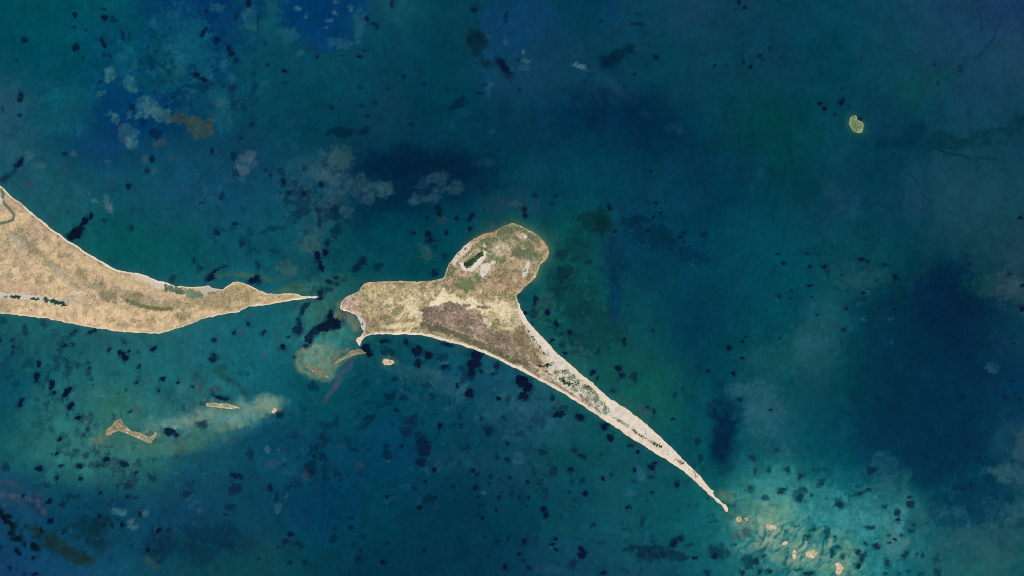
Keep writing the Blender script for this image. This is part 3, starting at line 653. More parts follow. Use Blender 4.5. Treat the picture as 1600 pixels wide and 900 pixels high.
dw = sm(150, 105, SEA.C[..., 1])[..., None] * .75 + .25
SEA.C[..., 0:1] = np.maximum(SEA.C[..., 0:1] + TN[..., 0:1] * dw, 0)
SEA.C[..., 1:] *= 1 + (TN[..., 1:] - 1) * dw

hide = np.zeros(SEA.X.shape, bool)
for S, d in SHORE.values():
    hide[S] |= d > 5
cells = ~(hide[:-1, :-1] & hide[1:, :-1] & hide[:-1, 1:] & hide[1:, 1:])
sea_lin = SEA.linear()
sea = grid_part(SEA, np.zeros(SEA.X.shape, np.float32), cells, 'sea', MAT_SEA, None, sea_lin)
tag(sea, kind='structure')
# the same water carried on to the horizon: rings of growing quads joined to the rim of the surveyed sheet
rim = []
H, W = SEA.X.shape
rim += [(0, i) for i in range(W)] + [(j, W - 1) for j in range(1, H)] + [(H - 1, i) for i in range(W - 2, -1, -1)] + [(j, 0) for j in range(H - 2, 0, -1)]
rim = np.array(rim)
rx = (SEA.X[rim[:, 0], rim[:, 1]] - 800) * M
ry = (450 - SEA.Y[rim[:, 0], rim[:, 1]]) * M
rc = sea_lin[rim[:, 0], rim[:, 1]]
mean = lin1((8, 68, 92))
V, Cc = [], []
n = len(rim)
fs = (1.0, 1.25, 2.0, 4.0, 12.0, 40.0)
for q, f in enumerate(fs):
    V.append(np.stack([rx * f, ry * f, np.zeros(n)], 1))
    t = min(1, q / 2.)
    Cc.append(rc * (1 - t) + mean * t)
Q = []
ar = np.arange(n)
for q in range(len(fs) - 1):
    a = q * n + ar
    b = q * n + (ar + 1) % n
    Q.append(np.stack([b, b + n, a + n, a], 1))
open_sea = mesh_from('open_sea', np.concatenate(V), np.concatenate(Q), np.concatenate(Cc), MAT_SEA)
tag(open_sea, kind='structure')


# ------------------------------------------------------------------ land
def shrubs(name, pts, sizes, cols, zf, parent, seed, origin):
    """low rounded bushes, many hundreds: one joined mesh"""
    rs = np.random.RandomState(seed)
    n = len(pts)
    if n == 0:
        return
    k = 6
    ang = np.linspace(0, 2 * np.pi, k, endpoint=False)[None, :] + rs.rand(n, 1) * 6
    rad = sizes[:, None] * (.7 + .6 * rs.rand(n, k))
    bx = pts[:, 0:1] + np.cos(ang) * rad
    by = pts[:, 1:2] + np.sin(ang) * rad
    mx = pts[:, 0:1] + np.cos(ang + .3) * rad * .6
    my = pts[:, 1:2] + np.sin(ang + .3) * rad * .6
    h = sizes * M * (.25 + .2 * rs.rand(n))
    V = np.zeros((n, 2 * k + 1, 3), np.float32)
    V[:, :k, 0], V[:, :k, 1], V[:, :k, 2] = bx, by, (zf - .5)[:, None]
    V[:, k:2 * k, 0], V[:, k:2 * k, 1] = mx, my
    V[:, k:2 * k, 2] = (zf + h * .75)[:, None] * np.ones((1, k)) + rs.rand(n, k) * .8
    V[:, 2 * k, 0], V[:, 2 * k, 1], V[:, 2 * k, 2] = pts[:, 0], pts[:, 1], zf + h
    V[..., 0] = (V[..., 0] - 800) * M - origin[0]
    V[..., 1] = (450 - V[..., 1]) * M - origin[1]
    T = []
    for i in range(k):
        j = (i + 1) % k
        T += [(j, i, k + i), (j, k + i, k + j), (k + j, k + i, 2 * k)]
    T = np.array(T)[None] + (np.arange(n) * (2 * k + 1))[:, None, None]
    C = np.repeat(cols, 2 * k + 1, axis=0)
    o = mesh_from(name, V.reshape(-1, 3), T.reshape(-1, 3), C, MAT_SCRUB, parent, smooth=False)
    o['kind'] = 'stuff'
    return o


def components(mask):
    """connected groups of cells, largest first; groups under 3 cells are left to the first"""
    left = set(zip(*[a.tolist() for a in np.nonzero(mask)]))
    out = []
    while left:
        st_ = [left.pop()]
        grp = []
        while st_:
            j, i = st_.pop()
            grp.append((j, i))
            for dj in (-1, 0, 1):
                for di in (-1, 0, 1):
                    if (j + dj, i + di) in left:
                        left.remove((j + dj, i + di))
                        st_.append((j + dj, i + di))
        out.append(grp)
    out.sort(key=lambda g: -len(g))
    res = []
    for g in out:
        m = np.zeros(mask.shape, bool)
        g = np.array(g)
        m[g[:, 0], g[:, 1]] = True
        res.append(m)
    return res


class Land:
    def __init__(self, pts, pad=4, step=1.0, clip=None, rough=.9, seed=0):
        q = np.array(pts)
        x0, y0, x1, y1 = q[:, 0].min() - pad, q[:, 1].min() - pad, q[:, 0].max() + pad, q[:, 1].max() + pad
        if clip:
            x0, y0, x1, y1 = max(x0, clip[0]), max(y0, clip[1]), min(x1, clip[2]), min(y1, clip[3])
        self.F = Field(math.floor(x0), math.floor(y0), math.ceil(x1), math.ceil(y1), step)
        X, Y = self.F.X, self.F.Y
        self.sd = poly_sd(pts, X, Y) + fbm(X, Y, 7, 3, 71 + seed) * rough
        self.cls = np.zeros(X.shape, np.int16)
        self.names = {0: ('ground', None, MAT_LAND)}
        self.Z = None

    def region(self, name, shape, rough=1., wl=6., seed=0, label=None, mat=None, grain=0.):
        """mark the ground covered by a part of its own"""
        X, Y = self.F.X, self.F.Y
        d = ell_sd(shape[1:6], X, Y) if shape[0] == 'e' else poly_sd(shape[1], X, Y) if shape[0] == 'p' else line_sd(shape[1], shape[2], X, Y)
        d = d + fbm(X, Y, wl, 4, seed) * rough
        if grain:
            d = d - grain * (vnoise(X / 1.3, Y / 1.3, seed) > .55) * 3
        k = len(self.names)
        self.names[k] = (name, label, mat or MAT_LAND)
        m = (d > 0) & (self.sd > 1.2)
        self.cls[m] = k
        return d

    def build(self, root, origin, height):
        F = self.F
        X, Y = F.X, F.Y
        if self.Z is None:
            inner = sm(0, 14, self.sd)
            self.Z = np.where(self.sd < 0, self.sd * 1.2, np.minimum(self.sd, 2.5) * .7 + inner * height * (.5 + .5 * fbm(X, Y, 30, 3, 83)) +
                              inner * fbm(X, Y, 6, 3, 87) * height * .22).astype(np.float32)
            self.Z = np.where(self.sd > .5, np.maximum(self.Z, .35), self.Z)
        water = [k for k, v in self.names.items() if v[2] is MAT_POND]
        if water:
            self.Z = np.where(np.isin(self.cls, water), .4, self.Z)
        lin = F.linear()
        c = np.maximum(np.maximum(self.cls[:-1, :-1], self.cls[1:, :-1]), np.maximum(self.cls[:-1, 1:], self.cls[1:, 1:]))
        land = np.maximum(np.maximum(self.sd[:-1, :-1], self.sd[1:, :-1]), np.maximum(self.sd[:-1, 1:], self.sd[1:, 1:])) > -1.6
        specks = np.zeros(land.shape, bool)
        for k, (nm, lab, mat) in self.names.items():
            if mat is MAT_POND:
                comps = components(land & (c == k))
                big = [m for m in comps if m.sum() >= 5]
                for m in comps:
                    if m.sum() < 5:
                        specks |= m
                for q, comp in enumerate(big):
                    o = grid_part(F, self.Z, comp, nm, mat, root, lin, origin)
                    if o and lab and q == 0:
                        o['label'] = lab
                continue
            o = grid_part(F, self.Z, land & (c == k), nm, mat, root, lin, origin)
            if o and lab:
                o['label'] = lab
        o = grid_part(F, self.Z, specks, 'pool_specks', MAT_POND, root, lin, origin)
        if o:
            o['kind'] = 'stuff'

    def scatter(self, root, origin, dens, rgb, size, seed, name='scrub'):
        """dens: probability per grid point; rgb: base colour"""
        rs = np.random.RandomState(seed)
        X, Y = self.F.X, self.F.Y
        water = [k for k, v in self.names.items() if v[2] is MAT_POND]
        ok = (rs.rand(*X.shape) < dens) & (self.sd > 2.5) & (~np.isin(self.cls, water)) & (X > -40)
        j, i = np.nonzero(ok)
        n = len(j)
        p = np.stack([X[j, i] + rs.rand(n) - .5, Y[j, i] + rs.rand(n) - .5], 1)
        s = size * (.6 + .9 * rs.rand(n))
        cols = np.array(rgb, float)[None] * (.75 + .5 * rs.rand(n, 1)) + rs.randn(n, 3) * 5
        c = lin1(cols)
        shrubs(name, p, s, c, self.Z[j, i], root, seed, origin)


def P(s):
    return ('p', PT(s))


def mottled(F, wl, s, lo, hi, k=3.0):
    """0..1 blotchy map"""
    return sm(lo, hi, fbm(F.X, F.Y, wl, 4, s))


def blend(F, m, rgb, alpha=1.):
    m = (np.clip(m, 0, 1) * alpha)[..., None]
    F.C = F.C * (1 - m) + np.array(rgb, np.float32) * m


def speckle(F, amp=.10, s=0, wl=2.2):
    """fine tone and hue breaks of sand, turf and gravel"""
    n = fbm(F.X, F.Y, wl, 2, 101 + s) * .7 + fbm(F.X, F.Y, 7, 4, 105 + s, .7) * .65
    sand = sm(215, 175, F.C.mean(axis=2))[..., None] * .75 + .25
    F.C *= 1 + n[..., None] * amp * 1.35 * sand
    h = fbm(F.X, F.Y, 6, 3, 111 + s, .7)[..., None]
    g = fbm(F.X, F.Y, 3.2, 3, 121 + s, .7)[..., None]
    F.C += (h * np.array([4, 0, -2], np.float32) + g * np.array([-3, 1, -2], np.float32)) * sand * (amp / .12)


# ---- mainland spit
org = ((120 - 800) * M, (450 - 450) * M)
main = empty('sand_spit', 120, 450)
tag(main, 'broad tan sand spit tapering to a point, entering from the left edge', 'spit')
Lm = Land(MAIN, clip=(-420, 60, 500, 530), seed=1)
F = Lm.F
X, Y = F.X, F.Y
F.C[:] = (204, 177, 143)
blend(F, mottled(F, 40, 3, -.1, .6), (192, 164, 138), .8)
blend(F, mottled(F, 26, 5, .05, .6), (214, 188, 146), .9)
blend(F, mottled(F, 14, 9, .1, .6), (168, 148, 116), .55)
blend(F, mottled(F, 7, 13, .15, .6), (154, 140, 108), .5)
south = sm(0, 6, Lm.sd) * sm(472, 484, Y + fbm(X, Y, 30, 3, 4) * 6) * sm(10, 30, X)
blend(F, south, (220, 191, 152), .85)
blend(F, south * mottled(F, 12, 19, .1, .5), (190, 164, 126), .6)
blend(F, south * mottled(F, 9, 23, .3, .6), (150, 136, 102), .5)
for e, c, a in (((32, 368, 18, 10, 30), (142, 136, 112), .65), ((20, 376, 14, 8, 20), (178, 166, 148), .6), ((52, 388, 11, 12, 0), (140, 134, 108), .55), ((100, 397, 10, 8, 0), (146, 132, 112), .65),
                ((130, 428, 12, 9, 0), (140, 132, 104), .55), ((88, 418, 20, 7, 30), (160, 148, 118), .6), ((92, 424, 8, 5, 30), (190, 180, 164), .6), ((168, 464, 14, 8, 10), (122, 120, 92), .7),
                ((160, 446, 6, 10, 0), (138, 130, 100), .6), ((148, 446, 12, 5, 10), (142, 134, 106), .6), ((212, 464, 11, 8, -10), (120, 120, 90), .7), ((188, 458, 14, 9, 0), (140, 134, 106), .5),
                ((286, 494, 12, 9, -10), (138, 130, 98), .7), ((212, 502, 10, 4, 0), (150, 134, 104), .6), ((195, 507, 14, 5, 0), (160, 144, 112), .55), ((63, 443, 7, 5, 0), (150, 138, 110), .6),
                ((10, 432, 10, 6, 0), (150, 140, 116), .55), ((40, 420, 8, 4, 0), (158, 146, 116), .5), ((115, 492, 6, 9, 0), (176, 154, 120), .6), ((278, 512, 30, 4, -14), (168, 158, 112), .6),
                ((370, 462, 34, 16, 0), (160, 144, 108), .75), ((330, 466, 30, 9, 0), (150, 138, 108), .55), ((240, 476, 40, 8, 5), (150, 138, 110), .5), ((300, 470, 40, 10, -5), (156, 142, 112), .5),
                ((440, 466, 30, 4, -6), (170, 150, 112), .6), ((240, 445, 16, 6, 10), (200, 174, 142), .7), ((200, 445, 30, 7, 20), (206, 180, 142), .6), ((265, 470, 16, 6, 0), (200, 166, 134), .5),
                ((30, 450, 40, 10, 5), (190, 160, 136), .6), ((190, 418, 6, 6, 0), (176, 150, 128), .4), ((115, 459, 12, 2.2, -6), (214, 204, 190), .7), ((110, 470, 10, 5, 0), (186, 174, 156), .7),
                ((7, 480, 9, 9, 0), (160, 146, 116), .6), ((335, 481, 24, 4, -6), (204, 170, 130), .6), ((366, 477, 12, 5, -10), (210, 180, 140), .7)):
    F.put(E(*e), c, a, min(e[2], e[3]) * .8, min(e[2], e[3]) * .5, 7, int(e[0]) % 50, .45)
F.put(('l', PT("30,362 48,384 62,402 90,420 118,440 150,447 176,462 205,466"), 7), (154, 144, 116), .35, 7, 5, 10, 3, .45)
F.put(('l', PT("100,386 128,406 150,420 190,432 230,446"), 7), (208, 180, 140), .6, 6, 4, 12, 5, .3)
F.put(('l', PT("260,474 300,476 330,478 360,480"), 5), (150, 140, 108), .6, 5, 4, 8, 6, .45)
F.put(('l', PT("199,470 212,475 228,480 249,483 266,482"), 3), (96, 104, 66), .8, 3, 1.5, 7, 3, .3)
F.put(('l', PT("96,398 118,408 140,414 168,428 190,430"), .9), (196, 174, 140), .5, 1.6, .5, 9, 3)
F.put(('l', PT("70,410 90,424 102,436 118,444 150,448"), 2.2), (156, 146, 124), .5, 3, 2, 7, 3, .4)
# pale beach
bch = sm(3.0, 1.2, Lm.sd + fbm(X, Y, 12, 2, 8) * .8 + fbm(X, Y, 45, 2, 9) * 1.3)
blend(F, bch * (1. - .45 * sm(475, 492, Y)), (230, 220, 202), 1.)
dark_edge = np.exp(-((Lm.sd - 4.2) / 1.2) ** 2) * (Y < 430)
blend(F, dark_edge, (150, 130, 104), .5)
speckle(F, .075, 1)
speckle(F, .05, 4, 1.6)
salt = "199,426 214,429 232,434 250,443 262,447 276,449 262,454 250,452 236,445 222,440 210,434"
F.put(P(salt), (212, 202, 184), .75, 3, 2, 5, 4, .4)
Lm.region('salt_flat', P(salt), 1.2, 6, 4, 'pale grey salt flat behind the beach')
F.put(P("0,457 30,460 60,462 90,467 104,472 100,479 70,473 40,468 10,466 -40,464 -60,456"), (206, 198, 184), .9, 2.5, 1.6, 4, 5, .7)
Lm.region('salt_flat', P("0,457 30,460 60,462 90,467 104,472 100,479 70,473 40,468 10,466 -40,464 -60,456"), 1.2, 4, 5)
Lm.region('salt_flat', P("318,449 330,448.5 345,453 330,458 320,462 312,456"), .8, 4, 5)
F.put(P("308,450 330,448.5 345,453 330,458 320,462 312,456"), (202, 192, 172), .7, 3, 1.4, 4, 5, .3)
for pts, c, g in (("258,446 270,447 284,450 289,455 284,460 270,457 258,453", (62, 86, 76), .5), ("286,455 300,452 312,456 318,460 308,465 298,468 290,462", (104, 126, 102), .4), ("322,458 334,454 338,457 328,461", (96, 112, 84), .6),
                  ("2,463 8,461 14,464 10,467", (40, 60, 54), 1.), ("14,464 24,461 33,463 30,467 20,466", (26, 50, 44), 1.), ("44,466 50,463 60,466 62,469 50,468", (26, 50, 44), 1.),
                  ("66,467 74,466 78,470 72,473 66,470", (24, 48, 42), .8), ("76,470 90,468 98,472 105,477 92,477 80,474", (28, 54, 46), .6)):
    F.put(P(pts), c, .95, 1.6, 2.0, 5, 7, .3, inner=.25)
    Lm.region('pond', P(pts), 1.8, 5, 7, None, MAT_POND, g * .6)
creek = PT("2,296 5,304 3,312 8,320 16,327 22,336 20,343 12,347 0,349 -20,352 -60,350")
F.put(('l', creek, 3.4), (176, 164, 140), .6, 2, .6, 6, 3)
F.put(('l', creek, 2.1), (92, 112, 88), .95, 1.4, .5, 6, 3)
Lm.region('creek', ('l', creek, 1.9), .4, 6, 3, 'winding green tidal creek', MAT_POND)
F.put(E(1.5, 313, 2.5, 5, 0), (214, 210, 204), .8, 1, 1, 3, 1, .8)
k = len(Lm.names)
Lm.names[k] = ('beach', None, MAT_LAND)
Lm.cls[(Lm.sd < 2.4)] = k
Lm.build(main, org, 5.)
lum = F.C.mean(axis=2)
Lm.scatter(main, org, sm(158, 118, lum) * .30 + .012, (112, 112, 80), .55, 5)

# ---- the island with the rounded head and the long tail
org = ((760 - 800) * M, (450 - 500) * M)
isle = empty('island', 760, 500)
tag(isle, 'large sandy island with rounded green head and long pale tail', 'island')
Li = Land(ISLE, seed=2)
F = Li.F
X, Y = F.X, F.Y
sd = Li.sd
F.C[:] = (162, 148, 114)
# west block
blend(F, mottled(F, 22, 3, 0, .5), (146, 136, 98), .7)
blend(F, mottled(F, 9, 6, .1, .45), (206, 190, 150), .75)
blend(F, mottled(F, 6, 16, .15, .5), (122, 118, 82), .65)
st = sm(.15, .55, fbm((X + Y * .8), (Y - X * .8) * .18, 6, 3, 12)) * sm(560, 590, X) * sm(690, 660, X) * sm(462, 475, Y)
blend(F, st, (216, 202, 160), .75)
blend(F, sm(565, 540, X) * sm(430, 450, Y), (178, 160, 140), .8)
for e, c, a in (((552, 478, 16, 12, 40), (176, 152, 134), .6), ((600, 452, 26, 7, 0), (178, 168, 116), .5), ((625, 484, 7, 6, 0), (112, 118, 82), .7), ((585, 480, 14, 16, 0), (150, 140, 104), .5), ((600, 506, 30, 10, -5), (138, 124, 96), .55),
                ((640, 500, 20, 6, 15), (150, 138, 104), .5), ((572, 500, 8, 14, 0), (150, 138, 116), .6), ((660, 452, 30, 10, 0), (160, 146, 110), .5), ((640, 476, 12, 16, 35), (220, 206, 166), .6), ((650, 488, 12, 7, 40), (222, 208, 168), .7),
                ((596, 496, 8, 3, 0), (120, 108, 84), .6), ((630, 508, 30, 4, -8), (214, 196, 154), .7), ((610, 470, 7, 5, 0), (218, 206, 168), .6)):
    F.put(E(*e), c, a, min(e[2], e[3]) * .8, min(e[2], e[3]) * .6, 6, int(e[0]) % 50, .4)
# head
head = sm(452, 440, Y + fbm(X, Y, 20, 2, 5) * 4)
blend(F, head, (164, 146, 116), .85)
blend(F, head * mottled(F, 16, 8, .05, .4), (166, 144, 112), .6)
blend(F, head * mottled(F, 10, 18, -.05, .35), (120, 120, 86), .8)
blend(F, head * mottled(F, 5, 28, .15, .45), (194, 178, 154), .6)
MEADOW = ("792,351 812,353 832,363 848,375 842,381 826,372 812,366 796,364", "781,353 798,352 801,370 796,390 786,384 776,368", "744,376 760,369 778,374 776,388 764,396 754,392 740,386",
          "796,384 816,388 834,384 842,396 830,408 812,406 798,400", "712,434 728,432 744,442 742,454 724,456 712,446", "740,424 754,434 750,448 741,440", "774,420 788,416 794,430 784,442 774,434", "838,398 850,390 848,406 838,426 831,416",
          "806,366 826,378 838,384 826,386 810,380 800,374", "760,396 776,398 790,408 776,412 764,406", "700,418 708,410 714,420 706,432 698,432", "726,398 742,386 748,384 736,398")
for i, s in enumerate(MEADOW):
    F.put(P(s), (102, 116, 82), .85, 4, 2.6, 6, i, .4)
for e, c, a in (((784, 388, 16, 10, 20), (180, 164, 140), .7), ((792, 380, 12, 12, 0), (172, 156, 132), .5), ((815, 368, 10, 6, 30), (186, 160, 140), .7), ((788, 436, 14, 18, 10), (168, 142, 110), .6), ((806, 412, 12, 9, 0), (176, 154, 118), .6),
                ((775, 420, 12, 10, 0), (176, 146, 114), .6), ((850, 382, 6, 14, 0), (178, 146, 112), .7), ((852, 396, 5, 10, 20), (180, 148, 114), .65), ((760, 368, 14, 3.5, -14), (188, 148, 114), .7), ((770, 362, 8, 3, -20), (184, 140, 108), .6),
                ((836, 420, 5, 16, 15), (172, 150, 112), .7), ((728, 430, 9, 5, 0), (184, 152, 124), .6), ((766, 462, 4, 2.5, 0), (180, 142, 100), .6), ((742, 390, 8, 8, -40), (170, 142, 118), .6), ((800, 445, 24, 12, 0), (170, 142, 112), .6), ((750, 447, 8, 6, 0), (186, 146, 116), .5), ((704, 416, 3, 8, 20), (140, 134, 100), .6)):
    F.put(E(*e), c, a, min(e[2], e[3]) * .8, min(e[2], e[3]) * .5, 6, int(e[0]) % 50, .4)
F.put(('l', PT("728,405 735,398 741,390"), .9), (210, 196, 176), .8, 1.4, .8, 4, 3, .3)
F.put(('l', PT("722,402 734,394 742,384 748,382"), 2.4), (118, 120, 88), .7, 2, 1.2, 5, 3, .3)
# sand belt, heath and southern thicket
belt = "655,494 668,484 676,474 684,462 692,454 700,460 712,460 722,467 738,463 748,474 766,474 784,472 800,476 806,488 796,502 784,500 772,492 752,490 738,482 716,476 700,474 684,476 668,490"
F.put(P(belt), (228, 213, 176), .96, 4, 3.5, 9, 6, .12)
F.put(P("752,472 800,470 812,486 820,500 812,516 800,524 780,512 764,500 756,486"), (206, 190, 152), .6, 6, 4, 8, 7, .4)
heath = "656,512 662,498 663,484 672,480 690,476 705,472 716,476 732,486 748,492 762,502 770,516 786,520 800,536 822,556 850,566 844,572 826,570 806,562 776,550 746,534 716,522 690,516 670,516"
F.put(P(heath), (132, 116, 100), .95, 3, 3, 8, 8, .15)
hm = sm(-2, 3, poly_sd(PT(heath), X, Y))
blend(F, hm * mottled(F, 9, 33, 0, .5), (110, 95, 90), .75)
blend(F, hm * mottled(F, 13, 37, .15, .5), (158, 138, 120), .6)
blend(F, hm * mottled(F, 4, 39, .25, .6), (178, 162, 138), .5)
for e, c in (((668, 484, 10, 4, 0), (112, 98, 94)), ((730, 477, 7, 2.6, 0), (118, 98, 88)), ((755, 480, 11, 3, 0), (128, 106, 92)), ((664, 494, 4, 8, 20), (106, 98, 84))):
    F.put(E(*e), c, .85, 1.6, 1.4, 4, 2, .2)
for e, c, a in (((762, 504, 9, 5, 30), (222, 206, 168), .8), ((800, 514, 12, 5, 0), (206, 194, 150), .7), ((776, 504, 7, 4, 0), (108, 116, 76), .7), ((768, 490, 9, 6, 0), (150, 144, 104), .6), ((786, 508, 5, 3, 0), (122, 124, 84), .6), ((748, 516, 12, 8, 20), (172, 150, 130), .6),
                ((812, 528, 12, 14, -20), (122, 108, 86), .7), ((824, 548, 18, 12, 40), (142, 124, 102), .8), ((800, 524, 14, 6, 10), (124, 118, 84), .7), ((822, 520, 6, 14, -35), (140, 122, 96), .7), ((850, 562, 14, 4, 40), (196, 182, 156), .7), ((800, 500, 3, 8, 0), (116, 120, 84), .5)):
    F.put(E(*e), c, a, min(e[2], e[3]) * .6, min(e[2], e[3]) * .5, 6, int(e[0]) % 50, .35)
F.put(('l', PT("662,506 672,512 700,518 718,524 740,536 762,546 786,558 808,566 826,576"), 5), (86, 86, 66), .8, 4, 3, 7, 4, .4)
F.put(('l', PT("700,513 720,518 740,526 760,536"), 1.2), (190, 174, 146), .6, 1.5, .8, 7, 4)
tail_sand = sm(-1, 1, (Y - 540) - (X - 860) * -0.3) * sm(828, 850, X)
blend(F, sm(812, 850, X - (Y - 500) * .5) * sm(500, 520, Y), (222, 211, 194), 1.)
ne = sm(11, 6, sd) * sm(805, 815, X) * sm(460, 475, Y)
blend(F, ne, (220, 207, 190), .95)
F.put(P("820,510 840,528 862,552 880,566 900,588 890,600 866,588 850,574 856,564 846,548 830,528"), (216, 206, 192), .8, 4, 2, 6, 5, .2)
mar = "866,580 884,576 902,590 926,608 944,628 958,646 944,648 926,632 900,612 874,596"
F.put(P(mar), (150, 152, 128), .95, 4, 2, 5, 6, .3)
mm = sm(-2, 2, poly_sd(PT(mar), X, Y))
blend(F, mm * (vnoise(X / 1.5, Y / 1.5, 3) > .56), (216, 208, 192), .9)
blend(F, mm * sm(-.1, .35, fbm(X, Y, 7, 3, 44)), (104, 122, 96), .75)
blend(F, sm(8, 2, np.hypot(X - 877, Y - 582)) * (vnoise(X / 1.4, Y / 1.4, 5) > .5), (224, 218, 206), .9)
F.put(('l', PT("820,573 845,590 870,603 895,618 915,632 930,646 936,650"), 2.7), (130, 114, 92), .85, 2, 1.0, 5, 3, .25)
F.put(('l', PT("905,618 925,634 938,646"), 2), (112, 96, 80), .6, 2, 1.0, 5, 3, .25)
F.put(('l', PT("826,566 846,578 866,592 890,606"), 1.3), (218, 200, 172), .7, 1.5, .6, 5, 3)
for pts, c in (("952,648 966,654 980,662 990,670 980,668 964,658", (142, 142, 116)), ("983,665 996,674 1012,684 1024,690 1036,698 1030,700 1016,692 1000,682 988,674", (176, 164, 140)), ("1054,716 1066,720 1072,726 1062,725", (120, 116, 98)), ("1078,733 1086,738 1094,748 1088,746", (122, 124, 96))):
    F.put(P(pts), c, .85, 2.5, 1.2, 4, 9, .6)
F.put(E(968, 669, 1.6, 1.3, 0), (150, 112, 70), .9, 1, .3, 3, 1)
blend(F, mottled(F, 12, 51, .1, .5) * sm(850, 900, X) * (1 - mm), (214, 200, 183), .5)
# beaches
bch = sm(2.8, 1.0, sd + fbm(X, Y, 12, 2, 8) * .8 + fbm(X, Y, 45, 2, 9) * 1.2)
blend(F, bch * sm(455, 475, Y), (226, 214, 196), .9)
blend(F, bch * sm(470, 455, Y), (184, 170, 142), .5)
sb = sm(6, 4, sd + fbm(X, Y, 14, 2, 33)) * sm(515, 522, Y) * sm(575, 600, X)
blend(F, sb, (226, 210, 186), .85)
blend(F, sm(1.4, .2, np.abs(sd - 6.2)) * sm(515, 522, Y) * sm(600, 640, X) * sm(740, 700, X), (150, 136, 106), .6)
F.put(E(561, 530, 5, 9, 15), (222, 190, 168), .9, 2, .5, 5, 2)
west = sm(475, 440, Y) * 0 + sm(720, 640, X)
F.C = F.C * (1 + .05 * west[..., None]) + np.array([5, 2, 5], np.float32) * (.5 + .5 * west[..., None])
speckle(F, .12, 2)
speckle(F, .09, 7, 1.6)
# salt pans and pools
for i, (nm, pts, c) in enumerate((('salt_flat', "704,410 712,398 722,388 730,380 739,379 735,390 726,398 718,404 710,414", (218, 204, 186)), ('salt_flat', "716,411 723,408 728,416 734,418 744,408 754,399 755,391 761,394 758,404 748,415 738,425 731,424 723,421", (226, 218, 204)),
                                  ('salt_flat', "751,414 758,410 767,412 766,420 760,428 754,434 750,428 752,420", (222, 212, 198)), ('salt_flat', "816,432 816,424 822,412 828,405 827,418 822,430", (216, 206, 192)),
                                  ('salt_flat', "756,381 760,384 758,388 754,386", (214, 206, 184)), ('salt_flat', "768,408 773,407 774,413 769,414", (216, 208, 188)), ('salt_flat', "815,363 820,366 823,372 818,372", (222, 212, 200)),
                                  ('salt_flat', "556,496 562,494 569,500 572,508 568,517 563,508 559,502", (206, 200, 192)))):
    F.put(P(pts), c, .95, 1.8, 1.2, 4, i, .2)
    Li.region(nm, P(pts), 1., 4, i)
blend(F, sm(4, 1, poly_sd(PT("704,410 712,398 722,388 730,380 739,379 735,390 726,398 718,404 710,414"), X, Y) * -1) * (vnoise(X / 1.8, Y / 1.8, 9) > .72), (186, 160, 138), .8)
POOLS = (("723,411 733,406 741,401 747,394 756,392 755,399 748,405 742,410 736,417 730,419 725,416", .35), ("817,420 821,419 824,422 820,425 817,424", .6), ("724,387 728,386 730,389 726,390", 1.), ("714,396 718,394 718,398 715,399", .9), ("816,365 819,367 819,370 816,368", 1.),
         ("558,495 563,496 562,500 558,499", 1.), ("563,504 567,502 567,508 563,509", 1.4), ("563,513 566,512 566,516 563,516", 1.2),
         ("822,515 827,516 828,520 823,519", .8), ("828,522 834,526 838,533 833,532", 1.1), ("838,534 844,540 846,546 840,541", 1.2), ("846,548 856,552 858,557 849,554", 1.1), ("838,570 846,570 852,572 848,575 840,573", 1.),
         ("848,572 856,566 866,565 862,572 854,576", 1.), ("846,577 856,580 860,586 850,582", 1.3), ("874,580 880,577 886,579 882,584 876,583", .7), ("872,592 880,588 886,596 894,596 896,602 888,604 880,600", 1.),
         ("894,594 904,594 906,600 898,602", 1.1), ("912,604 920,602 926,608 918,610", 1.), ("988,670 1002,680 1012,686 1004,684 990,675", 1.2), ("1014,688 1028,692 1036,699 1028,699 1018,693", 1.1), ("1058,719 1066,720 1071,725 1063,724", .7),
         ("1081,735 1085,737 1092,746 1087,744", .9), ("1112,769 1116,772 1120,777 1115,774", .5))
for i, (pts, g) in enumerate(POOLS):
    Li.region('pool', P(pts), 1.0, 3, i, 'dark green lagoon edged with white salt' if i == 0 else None, MAT_POND, g * .95)
    here = Li.cls == len(Li.names) - 1
    F.C[here] = (40, 58, 44) if i else (46, 72, 48)
    F.C[here] *= (1 + fbm(X, Y, 4, 2, i)[here] * .25)[:, None]
for i, s in enumerate(MEADOW):
    m0 = Li.cls.copy()
    Li.region('meadow', P(s), 2., 6, i)
    Li.cls = np.where(m0 > 0, m0, Li.cls)
for nm, s, lab in (('heath', heath, 'brown heath behind the south beach'), ('dune_belt', belt, 'bare pale dune belt'), ('salt_marsh', mar, 'speckled green and white marsh on the tail')):
    m0 = Li.cls.copy()
    Li.region(nm, P(s), 2., 7, 8, lab)
    Li.cls = np.where(m0 > 0, m0, Li.cls)
k = len(Li.names)
Li.names[k] = ('beach', None, MAT_LAND)
Li.cls[(Li.sd < 2.4)] = k
Li.build(isle, org, 6.)
lum = F.C.mean(axis=2)
Li.scatter(isle, org, sm(150, 112, lum) * .28 + .015, (104, 106, 76), .55, 6)

